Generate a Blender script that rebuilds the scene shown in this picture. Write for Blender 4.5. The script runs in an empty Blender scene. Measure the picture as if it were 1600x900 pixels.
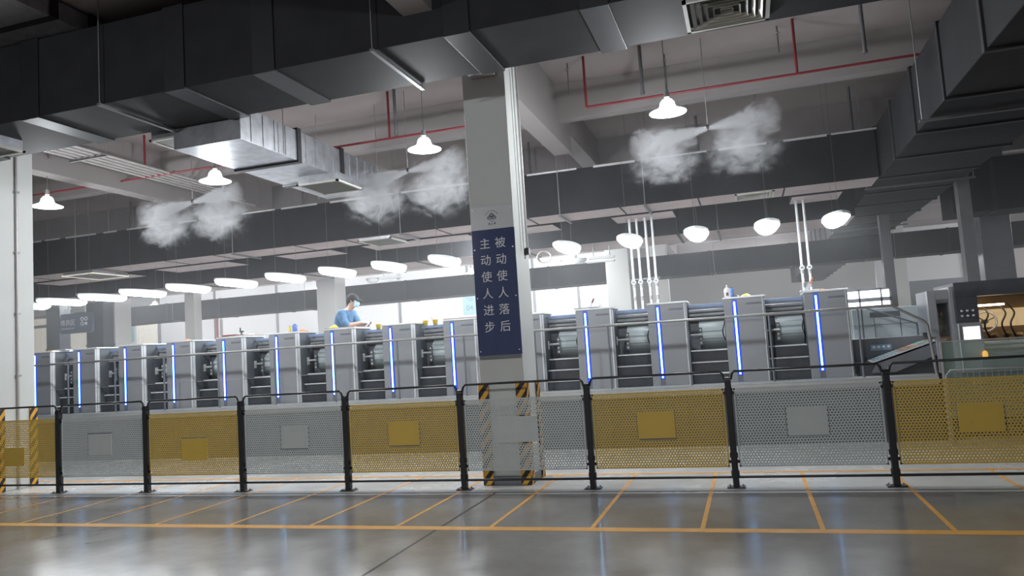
import bpy, bmesh, math, random
from mathutils import Vector, Matrix
random.seed(7)
PI = math.pi
S = bpy.context.scene
COL = S.collection

# ------------------------------------------------------------------ camera, world, light, exposure
YAW, PITCH, ROLL, EYE = 0.299019, 0.0820215, 0.0645328, 1.52677
def camera():
    c, s = math.cos(YAW), math.sin(YAW); cp, sp = math.cos(PITCH), math.sin(PITCH); cr, sr = math.cos(ROLL), math.sin(ROLL)
    fwd = Vector((-s, c, 0)); right = Vector((c, s, 0)); up = Vector((0, 0, 1))
    f2 = fwd * cp + up * sp; u2 = -fwd * sp + up * cp
    r3 = right * cr - u2 * sr; u3 = right * sr + u2 * cr
    cam = bpy.data.cameras.new('camera'); o = bpy.data.objects.new('camera', cam); COL.objects.link(o)
    cam.sensor_width = 36; cam.lens = 1176.92 * 36 / 1600; cam.clip_start = 0.05; cam.clip_end = 200
    m = Matrix((r3, u3, -f2)).transposed().to_4x4(); m.translation = Vector((0, 0, EYE)); o.matrix_world = m
    S.camera = o
camera()
w = bpy.data.worlds.new('world'); S.world = w; w.use_nodes = True
w.node_tree.nodes['Background'].inputs[0].default_value = (0.80, 0.78, 0.80, 1)
w.node_tree.nodes['Background'].inputs[1].default_value = 0.24
S.view_settings.view_transform = 'Standard'; S.view_settings.look = 'None'
S.view_settings.gamma = 1; S.view_settings.use_curve_mapping = False
S.view_settings.exposure = 0.40
S.cycles.use_denoising = True
S.cycles.max_bounces = 7; S.cycles.diffuse_bounces = 4; S.cycles.transparent_max_bounces = 12
S.cycles.volume_bounces = 1; S.cycles.volume_step_rate = 1.0
S.cycles.sample_clamp_indirect = 6
LED_POWER = 20.0      # emission strength of the strip lamp diffusers
DOME_WATT = 150.0      # light of each hanging dome lamp

# ------------------------------------------------------------------ materials
MATS = {}
def mat(name, col, rough=0.6, metal=0.0, var=0.08, scale=6.0, bump=0.0, emit=None, es=0.0, spec=0.5, trans=0.0, alpha=1.0):
    if name in MATS: return MATS[name]
    m = bpy.data.materials.new(name); m.use_nodes = True; nt = m.node_tree; b = nt.nodes['Principled BSDF']
    b.inputs['Roughness'].default_value = rough; b.inputs['Metallic'].default_value = metal
    b.inputs['Specular IOR Level'].default_value = spec
    tc = nt.nodes.new('ShaderNodeTexCoord'); nz = nt.nodes.new('ShaderNodeTexNoise')
    nz.inputs['Scale'].default_value = scale; nz.inputs['Detail'].default_value = 4
    nt.links.new(tc.outputs['Object'], nz.inputs['Vector'])
    rp = nt.nodes.new('ShaderNodeValToRGB')
    rp.color_ramp.elements[0].color = tuple(max(0, c * (1 - var)) for c in col) + (1,)
    rp.color_ramp.elements[1].color = tuple(min(1, c * (1 + var)) for c in col) + (1,)
    rp.color_ramp.elements[0].position = .3; rp.color_ramp.elements[1].position = .7
    nt.links.new(nz.outputs['Fac'], rp.inputs[0]); nt.links.new(rp.outputs[0], b.inputs['Base Color'])
    if bump:
        bp = nt.nodes.new('ShaderNodeBump'); bp.inputs['Strength'].default_value = bump
        nt.links.new(nz.outputs['Fac'], bp.inputs['Height']); nt.links.new(bp.outputs[0], b.inputs['Normal'])
    if emit:
        b.inputs['Emission Color'].default_value = tuple(emit) + (1,); b.inputs['Emission Strength'].default_value = es
    if trans: b.inputs['Transmission Weight'].default_value = trans
    if alpha < 1: b.inputs['Alpha'].default_value = alpha
    MATS[name] = m; return m

M_slab = mat('ceiling_plaster', (.35, .305, .295), .9, var=.05, scale=1.2)
M_beam = mat('beam_plaster', (.29, .265, .262), .9, var=.05, scale=1.0)
M_col = mat('column_paint', (.60, .61, .59), .55, var=.03, scale=1.5)
M_wall = mat('wall_paint', (.74, .74, .72), .7, var=.02, scale=.6)
M_wall2 = mat('wall_panel_paint', (.80, .81, .83), .5, var=.02, scale=.5)
M_duct = mat('dark_duct_insulation', (.021, .021, .024), .72, var=.18, scale=3.0, bump=.12, spec=.25)
M_ductb = mat('dark_duct_band', (.013, .0135, .016), .5, var=.15, scale=8)
M_under = mat('uplit_duct_underside', (.46, .385, .375), .7, var=.12, scale=2.0)  # pinkish boards, made paler in colour for lamp light from below
M_galv = mat('galvanised_sheet', (.46, .47, .50), .42, metal=.9, var=.18, scale=7, bump=.04)
M_tape = mat('foil_tape', (.75, .75, .76), .35, metal=.6, var=.1)
M_rod = mat('hanger_rod_steel', (.34, .335, .335), .4, metal=.6, var=.1)
M_grey_pipe = mat('grey_conduit', (.16, .16, .17), .5, metal=.3)
M_lpipe = mat('galvanised_conduit', (.50, .47, .46), .4, metal=.4)
M_red = mat('red_pipe_paint', (.20, .022, .030), .4, var=.15)
M_black = mat('black_powder_coat', (.016, .017, .020), .35, var=.2)
M_yel = mat('yellow_panel_coat', (.68, .46, .085), .45, var=.05)
M_gry = mat('grey_panel_coat', (.56, .60, .59), .45, var=.04)
M_press = mat('press_grey', (.275, .285, .302), .38, var=.03, scale=2)
M_press2 = mat('press_side_grey', (.135, .148, .168), .4, var=.04)
M_trim = mat('press_silver_trim', (.80, .82, .84), .3, metal=.3)
M_dark = mat('press_dark_panel', (.055, .06, .072), .42, var=.15)
M_mid = mat('press_mid_grey', (.16, .17, .19), .4)
M_light = mat('press_light_guard', (.50, .57, .59), .28, var=.05)
M_white = mat('white_enamel', (.82, .84, .84), .35, var=.02)
M_deck = mat('press_platform_grey', (.42, .43, .435), .4, metal=.2, var=.05)
M_top = mat('press_top_board', (.34, .27, .22), .5, var=.15)
M_logo = mat('logo_ink', (.05, .07, .12), .5)
M_blue_case = mat('blue_strip_glow', (.01, .02, .3), .3, emit=(.01, .06, 1.0), es=.85)
M_blue_core = mat('blue_strip_core', (.3, .5, 1), .3, emit=(.20, .58, 1.0), es=7.0)
M_shade = mat('glowing_lamp_shade', (.9, .9, .9), .4, emit=(.93, .97, 1.0), es=2.2)
M_led = mat('lamp_diffuser_light', (.9, .9, .9), .5, emit=(.93, .97, 1.0), es=LED_POWER)
M_bulb = mat('bulb_light', (1, 1, 1), .5, emit=(.95, .98, 1.0), es=60)
M_sign = mat('sign_navy', (.050, .068, .165), .12, var=.06)
M_sign_l = mat('sign_grey', (.60, .60, .62), .3, var=.02)
M_letter = mat('sign_white_letter', (.80, .81, .84), .4, var=.02)
M_sky = mat('sign_pale_blue', (.36, .60, .68), .3)
M_skyt = mat('sign_blue_ink', (.12, .26, .36), .5)
M_skin = mat('skin', (.62, .38, .28), .5, var=.05)
M_shirt = mat('blue_work_shirt', (.085, .19, .34), .8, var=.22, scale=14, bump=.3)
M_trous = mat('dark_trousers', (.04, .05, .08), .8)
M_hair = mat('black_hair', (.02, .018, .02), .85)
M_mask = mat('pale_blue_mask', (.50, .68, .80), .7)
M_glove = mat('white_glove', (.85, .84, .82), .8)
M_cup = mat('yellow_plastic', (.80, .60, .06), .4)
M_bluep = mat('blue_plastic', (.10, .20, .55), .35)
M_orange = mat('orange_cloth', (.75, .28, .12), .8)
M_screen = mat('screen_light', (.9, .88, .95), .3, emit=(.92, .90, 1.0), es=1.7)
M_booth = mat('light_box_glow', (1, .96, .96), .4, emit=(1.0, .93, .93), es=1.8)
M_warm = mat('warm_glow_panel', (.72, .58, .36), .5, emit=(1, .72, .38), es=.30)  # panel's own glow stands in for warm light inside the console
M_warmlamp = mat('warm_lamp_light', (1, .8, .6), .5, emit=(1, .74, .5), es=7)
M_brass = mat('machine_brass', (.38, .26, .14), .35, metal=.5)
M_cream = mat('cream_window_blind', (.78, .75, .64), .6, emit=(.95, .90, .78), es=.22)

def stripes():
    m = bpy.data.materials.new('hazard_stripes'); m.use_nodes = True; nt = m.node_tree; b = nt.nodes['Principled BSDF']
    tc = nt.nodes.new('ShaderNodeTexCoord'); sp = nt.nodes.new('ShaderNodeSeparateXYZ'); nt.links.new(tc.outputs['Object'], sp.inputs[0])
    a = nt.nodes.new('ShaderNodeMath'); a.operation = 'ADD'; nt.links.new(sp.outputs['X'], a.inputs[0]); nt.links.new(sp.outputs['Y'], a.inputs[1])
    c = nt.nodes.new('ShaderNodeMath'); c.operation = 'MULTIPLY'; c.inputs[1].default_value = 1.3; nt.links.new(a.outputs[0], c.inputs[0])
    s = nt.nodes.new('ShaderNodeMath'); s.operation = 'SUBTRACT'; nt.links.new(sp.outputs['Z'], s.inputs[0]); nt.links.new(c.outputs[0], s.inputs[1])
    d = nt.nodes.new('ShaderNodeMath'); d.operation = 'MULTIPLY'; d.inputs[1].default_value = 1 / .165; nt.links.new(s.outputs[0], d.inputs[0])
    f = nt.nodes.new('ShaderNodeMath'); f.operation = 'FRACT'; nt.links.new(d.outputs[0], f.inputs[0])
    g = nt.nodes.new('ShaderNodeMath'); g.operation = 'GREATER_THAN'; g.inputs[1].default_value = .5; nt.links.new(f.outputs[0], g.inputs[0])
    x = nt.nodes.new('ShaderNodeMix'); x.data_type = 'RGBA'; x.inputs[6].default_value = (.018, .018, .022, 1); x.inputs[7].default_value = (.72, .36, .035, 1)
    nt.links.new(g.outputs[0], x.inputs[0]); nt.links.new(x.outputs[2], b.inputs['Base Color']); b.inputs['Roughness'].default_value = .45
    return m
M_haz = stripes()

def floor_mat(name, dark, lightc, rough):
    m = bpy.data.materials.new(name); m.use_nodes = True; nt = m.node_tree; b = nt.nodes['Principled BSDF']
    tc = nt.nodes.new('ShaderNodeTexCoord')
    n1 = nt.nodes.new('ShaderNodeTexNoise'); n1.inputs['Scale'].default_value = .9; n1.inputs['Detail'].default_value = 6; n1.inputs['Roughness'].default_value = .62
    n2 = nt.nodes.new('ShaderNodeTexNoise'); n2.inputs['Scale'].default_value = 14; n2.inputs['Detail'].default_value = 5
    for n in (n1, n2): nt.links.new(tc.outputs['Object'], n.inputs['Vector'])
    r = nt.nodes.new('ShaderNodeValToRGB'); r.color_ramp.elements[0].position = .32; r.color_ramp.elements[1].position = .70
    r.color_ramp.elements[0].color = dark + (1,); r.color_ramp.elements[1].color = lightc + (1,)
    nt.links.new(n1.outputs['Fac'], r.inputs[0]); nt.links.new(r.outputs[0], b.inputs['Base Color'])
    q = nt.nodes.new('ShaderNodeMapRange'); q.inputs[1].default_value = .3; q.inputs[2].default_value = .7; q.inputs[3].default_value = rough - .05; q.inputs[4].default_value = rough + .08
    nt.links.new(n1.outputs['Fac'], q.inputs[0]); nt.links.new(q.outputs[0], b.inputs['Roughness'])
    bp = nt.nodes.new('ShaderNodeBump'); bp.inputs['Strength'].default_value = .035; bp.inputs['Distance'].default_value = .02
    nt.links.new(n2.outputs['Fac'], bp.inputs['Height']); nt.links.new(bp.outputs[0], b.inputs['Normal'])
    b.inputs['Specular IOR Level'].default_value = .6
    return m
M_floor = floor_mat('polished_concrete', (.20, .19, .175), (.30, .288, .27), .17)
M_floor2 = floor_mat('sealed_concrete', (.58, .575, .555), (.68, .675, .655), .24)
M_line = mat('yellow_floor_paint', (.82, .42, .10), .35, var=.08, scale=10)
M_joint = mat('floor_joint', (.03, .03, .03), .7)

# ------------------------------------------------------------------ mesh helpers
def smooth(pts, k=5):
    P = [Vector(p) for p in pts]; P = [P[0]] + P + [P[-1]]; out = []
    for i in range(1, len(P) - 2):
        a, b, c, d = P[i-1], P[i], P[i+1], P[i+2]
        for j in range(k):
            t = j / k; out.append(.5 * ((2*b) + (c - a)*t + (2*a - 5*b + 4*c - d)*t*t + (3*b - a - 3*c + d)*t**3))
    return out + [P[-2]]
class MB:
    def __init__(s): s.v = []; s.f = []; s.m = []; s.sm = []
    def add(s, vs, fs, m=0, smooth=False):
        o = len(s.v); s.v += [tuple(v) for v in vs]
        for f in fs: s.f.append([i + o for i in f]); s.m.append(m); s.sm.append(smooth)
        return s
    def box(s, x0, x1, y0, y1, z0, z1, m=0):
        return s.add([(x0,y0,z0),(x1,y0,z0),(x1,y1,z0),(x0,y1,z0),(x0,y0,z1),(x1,y0,z1),(x1,y1,z1),(x0,y1,z1)],
                     [(0,3,2,1),(4,5,6,7),(0,1,5,4),(1,2,6,5),(2,3,7,6),(3,0,4,7)], m)
    def cyl(s, a, b, r0, r1=None, n=12, m=0, smooth=True, cap=True):
        a = Vector(a); b = Vector(b); r1 = r0 if r1 is None else r1; d = (b - a).normalized()
        u = d.orthogonal().normalized(); w = d.cross(u); vs = []
        for p, r in ((a, r0), (b, r1)):
            for k in range(n): t = 2 * PI * k / n; vs.append(p + (u * math.cos(t) + w * math.sin(t)) * r)
        s.add(vs, [(k, (k+1) % n, n + (k+1) % n, n + k) for k in range(n)], m, smooth)
        if cap: s.add(vs, [tuple(range(n))[::-1], tuple(range(n, 2*n))], m)
        return s
    def tube(s, pts, r, n=8, m=0, smooth=True, closed=False):
        pts = [Vector(p) for p in pts]; N = len(pts); rings = []; u = None
        for i, p in enumerate(pts):
            if closed: d = pts[(i+1) % N] - pts[i-1]
            else: d = (pts[min(i+1, N-1)] - pts[max(i-1, 0)])
            d.normalize()
            if u is None: u = d.orthogonal().normalized()
            u = (u - d * u.dot(d)).normalized(); w = d.cross(u)
            rr = r[i] if isinstance(r, (list, tuple)) else r
            rings.append([p + (u * math.cos(2*PI*k/n) + w * math.sin(2*PI*k/n)) * rr for k in range(n)])
        vs = [v for ring in rings for v in ring]; fs = []
        for i in range(N if closed else N - 1):
            a = i * n; b = ((i+1) % N) * n
            fs += [(a + k, a + (k+1) % n, b + (k+1) % n, b + k) for k in range(n)]
        s.add(vs, fs, m, smooth)
        if not closed: s.add(vs, [tuple(range(n))[::-1], tuple(range((N-1)*n, N*n))], m)
        return s
    def lathe(s, prof, c=(0, 0, 0), n=24, m=0, smooth=True):
        vs = []; c = Vector(c)
        for r, z in prof:
            for k in range(n): vs.append((c.x + r * math.cos(2*PI*k/n), c.y + r * math.sin(2*PI*k/n), c.z + z))
        fs = [(i*n + k, i*n + (k+1) % n, (i+1)*n + (k+1) % n, (i+1)*n + k) for i in range(len(prof)-1) for k in range(n)]
        return s.add(vs, fs, m, smooth)
    def prism(s, poly, axis, a, b, m=0):
        # poly in the two other axes (x: yz, y: xz, z: xy)
        def P(p, t): return {'x': (t, p[0], p[1]), 'y': (p[0], t, p[1]), 'z': (p[0], p[1], t)}[axis]
        n = len(poly); vs = [P(p, a) for p in poly] + [P(p, b) for p in poly]
        return s.add(vs, [tuple(range(n)), tuple(range(2*n-1, n-1, -1))] + [(k, n + k, n + (k+1) % n, (k+1) % n) for k in range(n)], m)
    def build(s, name, mats, parent=None, bevel=0, loc=None, fix=True):
        me = bpy.data.meshes.new(name); me.from_pydata(s.v, [], s.f)
        for mm in (mats if isinstance(mats, (list, tuple)) else [mats]): me.materials.append(mm)
        me.polygons.foreach_set('material_index', s.m); me.polygons.foreach_set('use_smooth', s.sm)
        if fix:
            bm = bmesh.new(); bm.from_mesh(me); bmesh.ops.recalc_face_normals(bm, faces=bm.faces); bm.to_mesh(me); bm.free()
        me.update()
        o = bpy.data.objects.new(name, me); COL.objects.link(o)
        if parent: o.parent = parent
        if loc: o.location = loc
        if bevel:
            b = o.modifiers.new('bevel', 'BEVEL'); b.width = bevel; b.segments = 2; b.limit_method = 'ANGLE'; b.angle_limit = math.radians(50)
        return o
def tag(o, label, cat, group=None, kind=None):
    if label: o['label'] = label
    if cat: o['category'] = cat
    if group: o['group'] = group
    if kind: o['kind'] = kind
    return o
def thing(name, label, cat, loc=(0, 0, 0), group=None, rz=0):
    o = bpy.data.objects.new(name, None); COL.objects.link(o); o.location = loc; o.rotation_euler = (0, 0, rz); o.empty_display_size = .1
    return tag(o, label, cat, group)
def struct(o): o['kind'] = 'structure'; return o
def kids(o): return [c for c in COL.objects if c.parent is o]
def dup(o, loc=None, label=None, parent=None):
    c = o.copy(); COL.objects.link(c)
    if parent: c.parent = parent
    if loc: c.location = loc
    if label: c['label'] = label
    for k in kids(o): dup(k, parent=c)
    return c
def text(s, size, m, parent, loc, rx=PI/2, rz=0, name='lettering', ext=.002, align='CENTER', sx=1.0):
    cu = bpy.data.curves.new(name, 'FONT'); cu.body = s; cu.size = size; cu.extrude = ext; cu.align_x = align; cu.align_y = 'CENTER'
    t = bpy.data.objects.new(name, cu); COL.objects.link(t)
    dg = bpy.context.evaluated_depsgraph_get(); dg.update()
    me = bpy.data.meshes.new_from_object(t.evaluated_get(dg)); bpy.data.objects.remove(t); bpy.data.curves.remove(cu)
    me.materials.clear(); me.materials.append(m); me.name = name
    o = bpy.data.objects.new(name, me); COL.objects.link(o); o.location = loc; o.rotation_euler = (rx, 0, rz); o.scale = (sx, 1, 1)
    if parent: o.parent = parent
    return o
ORD = ['leftmost', 'second', 'third', 'fourth', 'fifth', 'sixth', 'seventh', 'eighth', 'ninth', 'tenth', 'eleventh', 'twelfth', 'thirteenth', 'fourteenth', 'fifteenth']
def nth(i): return 'leftmost' if i == 0 else ORD[i] + ' from the left'

# ------------------------------------------------------------------ floor with its painted lines
def build_floor():
    b = MB(); YJ = 7.77
    b.add([(-45, -12, 0), (20, -12, 0), (20, YJ, 0), (-45, YJ, 0)], [(0, 1, 2, 3)], 0)
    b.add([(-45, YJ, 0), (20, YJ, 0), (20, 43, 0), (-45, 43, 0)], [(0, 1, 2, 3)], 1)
    def strip(x0, x1, y0, y1, m, z=.0015): b.add([(x0, y0, z), (x1, y0, z), (x1, y1, z), (x0, y1, z)], [(0, 1, 2, 3)], m)
    strip(-30, 8, 6.22, 6.345, 2); strip(-30, 8, 8.88, 8.96, 2)
    for i in range(-8, 15):
        x = -7.70 + .902 * i; strip(x - .019, x + .019, 6.345, 8.88, 2, .0017)
    strip(-30, 8, 7.845, 7.868, 3, .0012); strip(-2.765, -2.745, -6, 6.22, 3, .0012); strip(-2.765, -2.745, 6.345, 7.845, 3, .0019); strip(-10.3, -10.288, -6, 8, 3, .0012)
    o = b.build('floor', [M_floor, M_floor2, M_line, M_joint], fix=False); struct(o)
build_floor()

# ------------------------------------------------------------------ shell: slab, beams, columns, far walls
SLAB = 5.67
struct(MB().box(-45, 20, -12, 43, SLAB, SLAB + .2).build('ceiling', M_slab))
n = 0
for y in (-6.1, -2.6, .9, 4.4, 7.9, 11.4, 14.9, 18.4, 21.9, 25.4, 28.9, 32.4, 35.9):
    n += 1; struct(MB().box(-45, 20, y, y + .24, 5.10, SLAB).build('trim_%d' % n, M_beam))
for x in (-18.25, -10.42, -2.735, 4.93):
    n += 1
    struct(MB().box(x - .15, x + .15, -12, 12.3, 4.77, SLAB).box(x - .15, x + .15, 12.3, 43, 5.08, SLAB).build('trim_%d' % n, M_beam))
def column(x0, x1, y0, y1, m=M_col, top=SLAB):
    global n; n += 1
    o = MB().box(x0, x1, y0, y1, 0, top).build('column_%d' % n, m, bevel=.01); struct(o); return o
column(-3.02, -2.486, 8.30, 8.85); column(-10.70, -10.15, 8.02, 8.62)
column(-3.03, -2.49, 17.3, 17.85, M_wall); column(-10.70, -10.15, 17.3, 17.85, M_wall)
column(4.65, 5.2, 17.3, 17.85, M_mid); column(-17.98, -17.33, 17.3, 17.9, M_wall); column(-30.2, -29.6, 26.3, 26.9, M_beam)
column(3.0 + 1.54, 4.95, 26.3, 26.8); column(-3.03, -2.49, 26.3, 26.85)
# central column's stepped plinth skirting
struct(MB().box(-3.03, -2.476, 8.29, 8.86, 0, .10).build('baseboard_column', M_mid))
struct(MB().box(-45, 20, 42.8, 43, 0, SLAB).build('wall_back', M_wall))
struct(MB().box(-45.2, -45, -12, 43, 0, SLAB).build('wall_left', M_wall))
struct(MB().box(20, 20.2, -12, 43, 0, SLAB).build('wall_right', M_wall))
# white partition behind the press
pb = MB().box(-26.3, -4.0, 28.9, 29.05, 0, 5.1)
for x in (-23.2, -19.9, -16.9, -13.9, -10.8, -8.0, -6.2): pb.box(x - .05, x + .05, 28.86, 28.9, 0, 5.1, 1)
struct(pb.build('wall_partition', [M_wall2, M_mid]))
# glazed bay on the far left
wb = MB().box(-40, -26.3, 29.0, 29.05, .6, 4.6, 0)
wf = MB()
for x in (-40, -37.2, -34.6, -32.0, -30.6, -29.2, -27.8, -26.35): wf.box(x - .09, x + .09, 28.88, 29.0, 0, 4.7)
for z in (.6, 2.55, 4.2): wf.box(-40, -26.3, 28.9, 29.0, z - .07, z + .07)
o = struct(wf.build('window_1', M_mid)); wb.build('window_pane', M_cream, o)
# grey steel post and partitions on the right
struct(MB().box(-14.90, -14.58, 17.3, 17.6, 0, SLAB).build('column_90', M_wall, bevel=.006))
struct(MB().box(2.80, 3.0, 17.2, 17.4, 0, SLAB).build('trim_89', M_grey_pipe, bevel=.006))
struct(MB().box(3.50, 3.69, 14.0, 14.2, 0, SLAB).build('trim_90', M_grey_pipe, bevel=.006))
struct(MB().box(4.6, 8.2, 30.0, 30.15, 0, 5.0).build('wall_bay', M_wall2))
struct(MB().box(4.95, 8.0, 26.85, 27.0, 0, 2.9).box(2.2, 4.6, 29.9, 30.0, 2.15, 2.35).build('trim_91', M_mid))
struct(MB().box(8.2, 14, 27.6, 27.75, 0, 4.4).build('wall_end', M_beam))

# corner guards on the two near columns
def guard(x, y, sx, sy, label):
    b = MB(); wd = .115; t = .012
    # L section hugging the corner; sx, sy point back along the two faces
    b.box(min(0, sx*wd), max(0, sx*wd), min(0, -sy*t), max(0, -sy*t), 0, 1.15)
    b.box(min(0, -sx*t), max(0, -sx*t), min(0, sy*wd), max(0, sy*wd), 0, 1.15)
    o = b.build('corner_guard', M_haz, loc=(x, y, 0.002)); tag(o, label, 'corner guard', 'hazard striped column corner guards')
guard(-3.033, 8.287, 1, 1, 'black and yellow striped corner guard on the left front edge of the central column')
guard(-2.473, 8.287, -1, 1, 'black and yellow striped corner guard on the right front edge of the central column')
guard(-2.473, 8.863, -1, -1, 'black and yellow striped corner guard on the rear edge of the central column')
guard(-10.137, 8.007, -1, 1, 'black and yellow striped corner guard on the near edge of the left column')
guard(-10.137, 8.633, -1, -1, 'black and yellow striped corner guard on the far edge of the left column')

# conduits clipped on the columns
def pipe(name, pts, r, m, label, cat, group=None, n=8):
    o = MB().tube(pts, r, n).build(name, m); return tag(o, label, cat, group)
b = MB().tube([(-10.125, 8.33, .0), (-10.125, 8.33, SLAB)], .018)
t = thing('wall_conduit', 'thin grey conduit running up the left column beside the striped guard', 'conduit', (0, 0, 0))
b.build('tube', M_lpipe, t)
for z in (1.6, 2.5, 3.4, 4.3): MB().box(-10.15, -10.095, 8.30, 8.36, z, z + .03).build('clip', M_rod, t)
t = thing('wall_conduit', 'pair of white conduits hanging down the right side of the central column', 'conduit')
MB().tube([(-2.455, 8.55, 2.72), (-2.455, 8.55, SLAB)], .012).build('tube', M_white, t)
MB().tube([(-2.455, 8.70, 2.70), (-2.455, 8.70, SLAB)], .016).build('tube', M_lpipe, t)
MB().box(-2.486, -2.43, 8.66, 8.74, 2.66, 2.74).build('end_box', M_black, t)

# ------------------------------------------------------------------ slogan board on the central column
t = thing('slogan_board', 'tall navy board with two columns of white Chinese characters on the central column', 'sign', (-2.744, 8.298, 0))
MB().box(-.262, .262, -.022, -.002, 1.48, 2.945).build('navy_plate', M_sign, t, bevel=.002)
hp = MB().box(-.262, .262, -.022, -.002, 2.948, 3.225).build('header_plate', M_sign_l, t, bevel=.002)
hp['label'] = 'pale grey header plate with round tree emblem'
MB().box(-.25, .25, -.03, 0, 1.44, 1.48).build('bottom_ledge', M_mid, t)
for i, ch in enumerate('被动使人落后'): text(ch, .135, M_letter, t, (.085, -.023, 2.775 - .195 * i), name='character')
for i, ch in enumerate('主动使人进步'): text(ch, .135, M_letter, t, (-.105, -.023, 2.775 - .195 * i), name='character')
em = MB()
def arc(cx, cz, r, a0, a1, th=.005, k=10):
    em.tube([(cx + r * math.cos(a0 + (a1-a0)*i/k), -.024, cz + r * math.sin(a0 + (a1-a0)*i/k)) for i in range(k+1)], th, 5)
for cx, cz in ((0, 3.108), (-.026, 3.078), (.026, 3.078)):
    arc(cx, cz, .026, -.2, PI + .2, .004); arc(cx, cz, .012, 0, PI, .003); em.tube([(cx - .025, -.024, cz - .006), (cx - .012, -.024, cz - .014), (cx, -.024, cz - .004), (cx + .012, -.024, cz - .014), (cx + .025, -.024, cz - .006)], .0035, 5)
for cx, cz in ((-.018, 3.048), (0, 3.04), (.018, 3.048)): em.cyl((cx, -.022, cz), (cx, -.027, cz), .005, n=8)
em.build('emblem', M_logo, t)
for i in range(3): text('金之青'[i], .028, M_logo, t, (-.034 + .034 * i, -.024, 3.005 + (.006 if i != 1 else 0)), name='caption', ext=.001)
for i, ch in enumerate('PRINT PACKING'):
    a = math.radians(150 - 120 * i / 12)
    if ch != ' ':
        q = text(ch, .017, M_logo, t, (.085 * math.cos(a) * .95, -.024, 3.085 + .085 * math.sin(a) * .95), name='caption', ext=.001); q.rotation_euler = (PI/2, -(a - PI/2), 0)
bs = MB()
for x in (-.235, .235):
    for z in (1.53, 2.15, 2.72, 3.19): bs.cyl((x, -.02, z), (x, -.028, z), .008, n=8)
bs.build('screw_caps', M_trim, t)

# ------------------------------------------------------------------ black fence with perforated panels
FY, FS, FX0 = 8.045, 1.4692, -9.0599
def perforated(wd, ht, plate, m):
    """hexagonal lattice of round holes as real geometry"""
    P = .030; R = .0088; T = .0012; rows = int(ht / (P * .866)); cols = int(wd / P); b = MB()
    k = 12; hexr = P / math.sqrt(3)
    for r in range(rows):
        for c in range(cols - (r % 2)):
            cx = (c + .5 + .5 * (r % 2)) * P + (wd - cols * P) / 2; cz = (r + .5) * P * .866 + (ht - rows * P * .866) / 2
            if plate[0] - .004 < cx < plate[1] + .004 and plate[2] - .004 < cz < plate[3] + .004: continue
            vs = []
            for y in (-T, T):
                for i in range(k):
                    a = 2*PI*i/k + PI/2; rr = hexr if i % 2 == 0 else P/2
                    vs.append((cx + rr * math.cos(a), y, cz + rr * math.sin(a)))
                for i in range(k):
                    a = 2*PI*i/k + PI/2; vs.append((cx + R * math.cos(a), y, cz + R * math.sin(a)))
            fs = []
            for i in range(k):
                j = (i+1) % k
                fs += [(i, j, k + j, k + i), (2*k + j, 2*k + i, 3*k + i, 3*k + j), (k + i, k + j, 3*k + j, 3*k + i)]
            b.add(vs, fs)
    e = .017
    b.box(0, wd, -.003, .003, 0, e).box(0, wd, -.003, .003, ht - e, ht).box(0, e, -.003, .003, 0, ht).box(wd - e, wd, -.003, .003, 0, ht)
    return b.build('perforated_sheet', m, fix=False)
def tint(i): return 'yellow' if i % 2 == 0 else 'grey'
PL = [(-10.045, -9.68, .367, .62), (-8.55, -8.16, .49, .765), (-7.04, -6.64, .39, .665), (-5.55, -5.18, .508, .78), (-4.10, -3.71, .51, .786), (-2.74, -2.286, .511, .794), (-1.193, -.809, .512, .79), (.294, .671, .503, .786), (1.806, 2.182, .49, .762)]
where = ['in front of the left column', 'just right of the left column', 'whose plate hangs lower than the others', 'between two yellow ones under the fifth press tower', 'immediately left of the central column', 'in front of the central column',
         'immediately right of the central column', 'below the last two press towers', 'below the delivery console at the right end']
PW = FS - .095; PH = .79; PZ = .205
proto = {}
for i in range(9):
    x0 = FX0 + FS * (i - 1)
    col = M_yel if i % 2 == 0 else M_gry
    t = thing('perforated_barrier', '%s perforated fence panel %s' % (tint(i), where[i]), 'fence panel', (x0, FY, 0), 'perforated fence panels')
    px0, px1, pz0, pz1 = PL[i]; pl = (px0 - x0 - .0475, px1 - x0 - .0475, pz0 - PZ, pz1 - PZ)
    sh = perforated(PW, PH, pl, col); sh.parent = t; sh.location = (.0475, 0, PZ)
    MB().box(pl[0], pl[1], -.004, .004, pl[2], pl[3]).build('blank_plate', col, t, loc=(.0475, 0, PZ))
    MB().tube([(.03, 0, 1.085), (.045, 0, 1.14), (.07, 0, 1.168), (FS - .07, 0, 1.168), (FS - .045, 0, 1.14), (FS - .03, 0, 1.085)], .0135, 8).build('top_rail', M_black, t)
    MB().tube([(.03, 0, .105), (FS - .03, 0, .105)], .0135, 8).build('bottom_rail', M_black, t)
    lg = MB()
    for z in (PZ + .04, PZ + PH - .06):
        lg.box(.028, .055, -.008, .008, z, z + .03).box(FS - .055, FS - .028, -.008, .008, z, z + .03)
    lg.build('mounting_lugs', M_black, t)
def post():
    t = thing('fence_post', '', 'fence post', (0, 0, 0), 'black fence posts')
    MB().box(-.031, .031, -.036, .036, .008, 1.075).build('upright', M_black, t, bevel=.008)
    MB().cyl((-.031, 0, 1.078), (.031, 0, 1.078), .036, n=16).build('rounded_cap', M_black, t)
    MB().box(-.09, .09, -.06, .06, .0025, .011).build('base_plate', M_black, t, bevel=.002)
    for x in (-.065, .065):
        for y in (-.04, .04): MB().cyl((x, y, .011), (x, y, .026), .009, n=6, smooth=False).build('anchor_bolt', M_rod, t)
    for z in (.12, .30, .95): MB().box(-.040, .040, -.018, .018, z, z + .05).build('rail_bracket', M_black, t)
    return t
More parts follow.
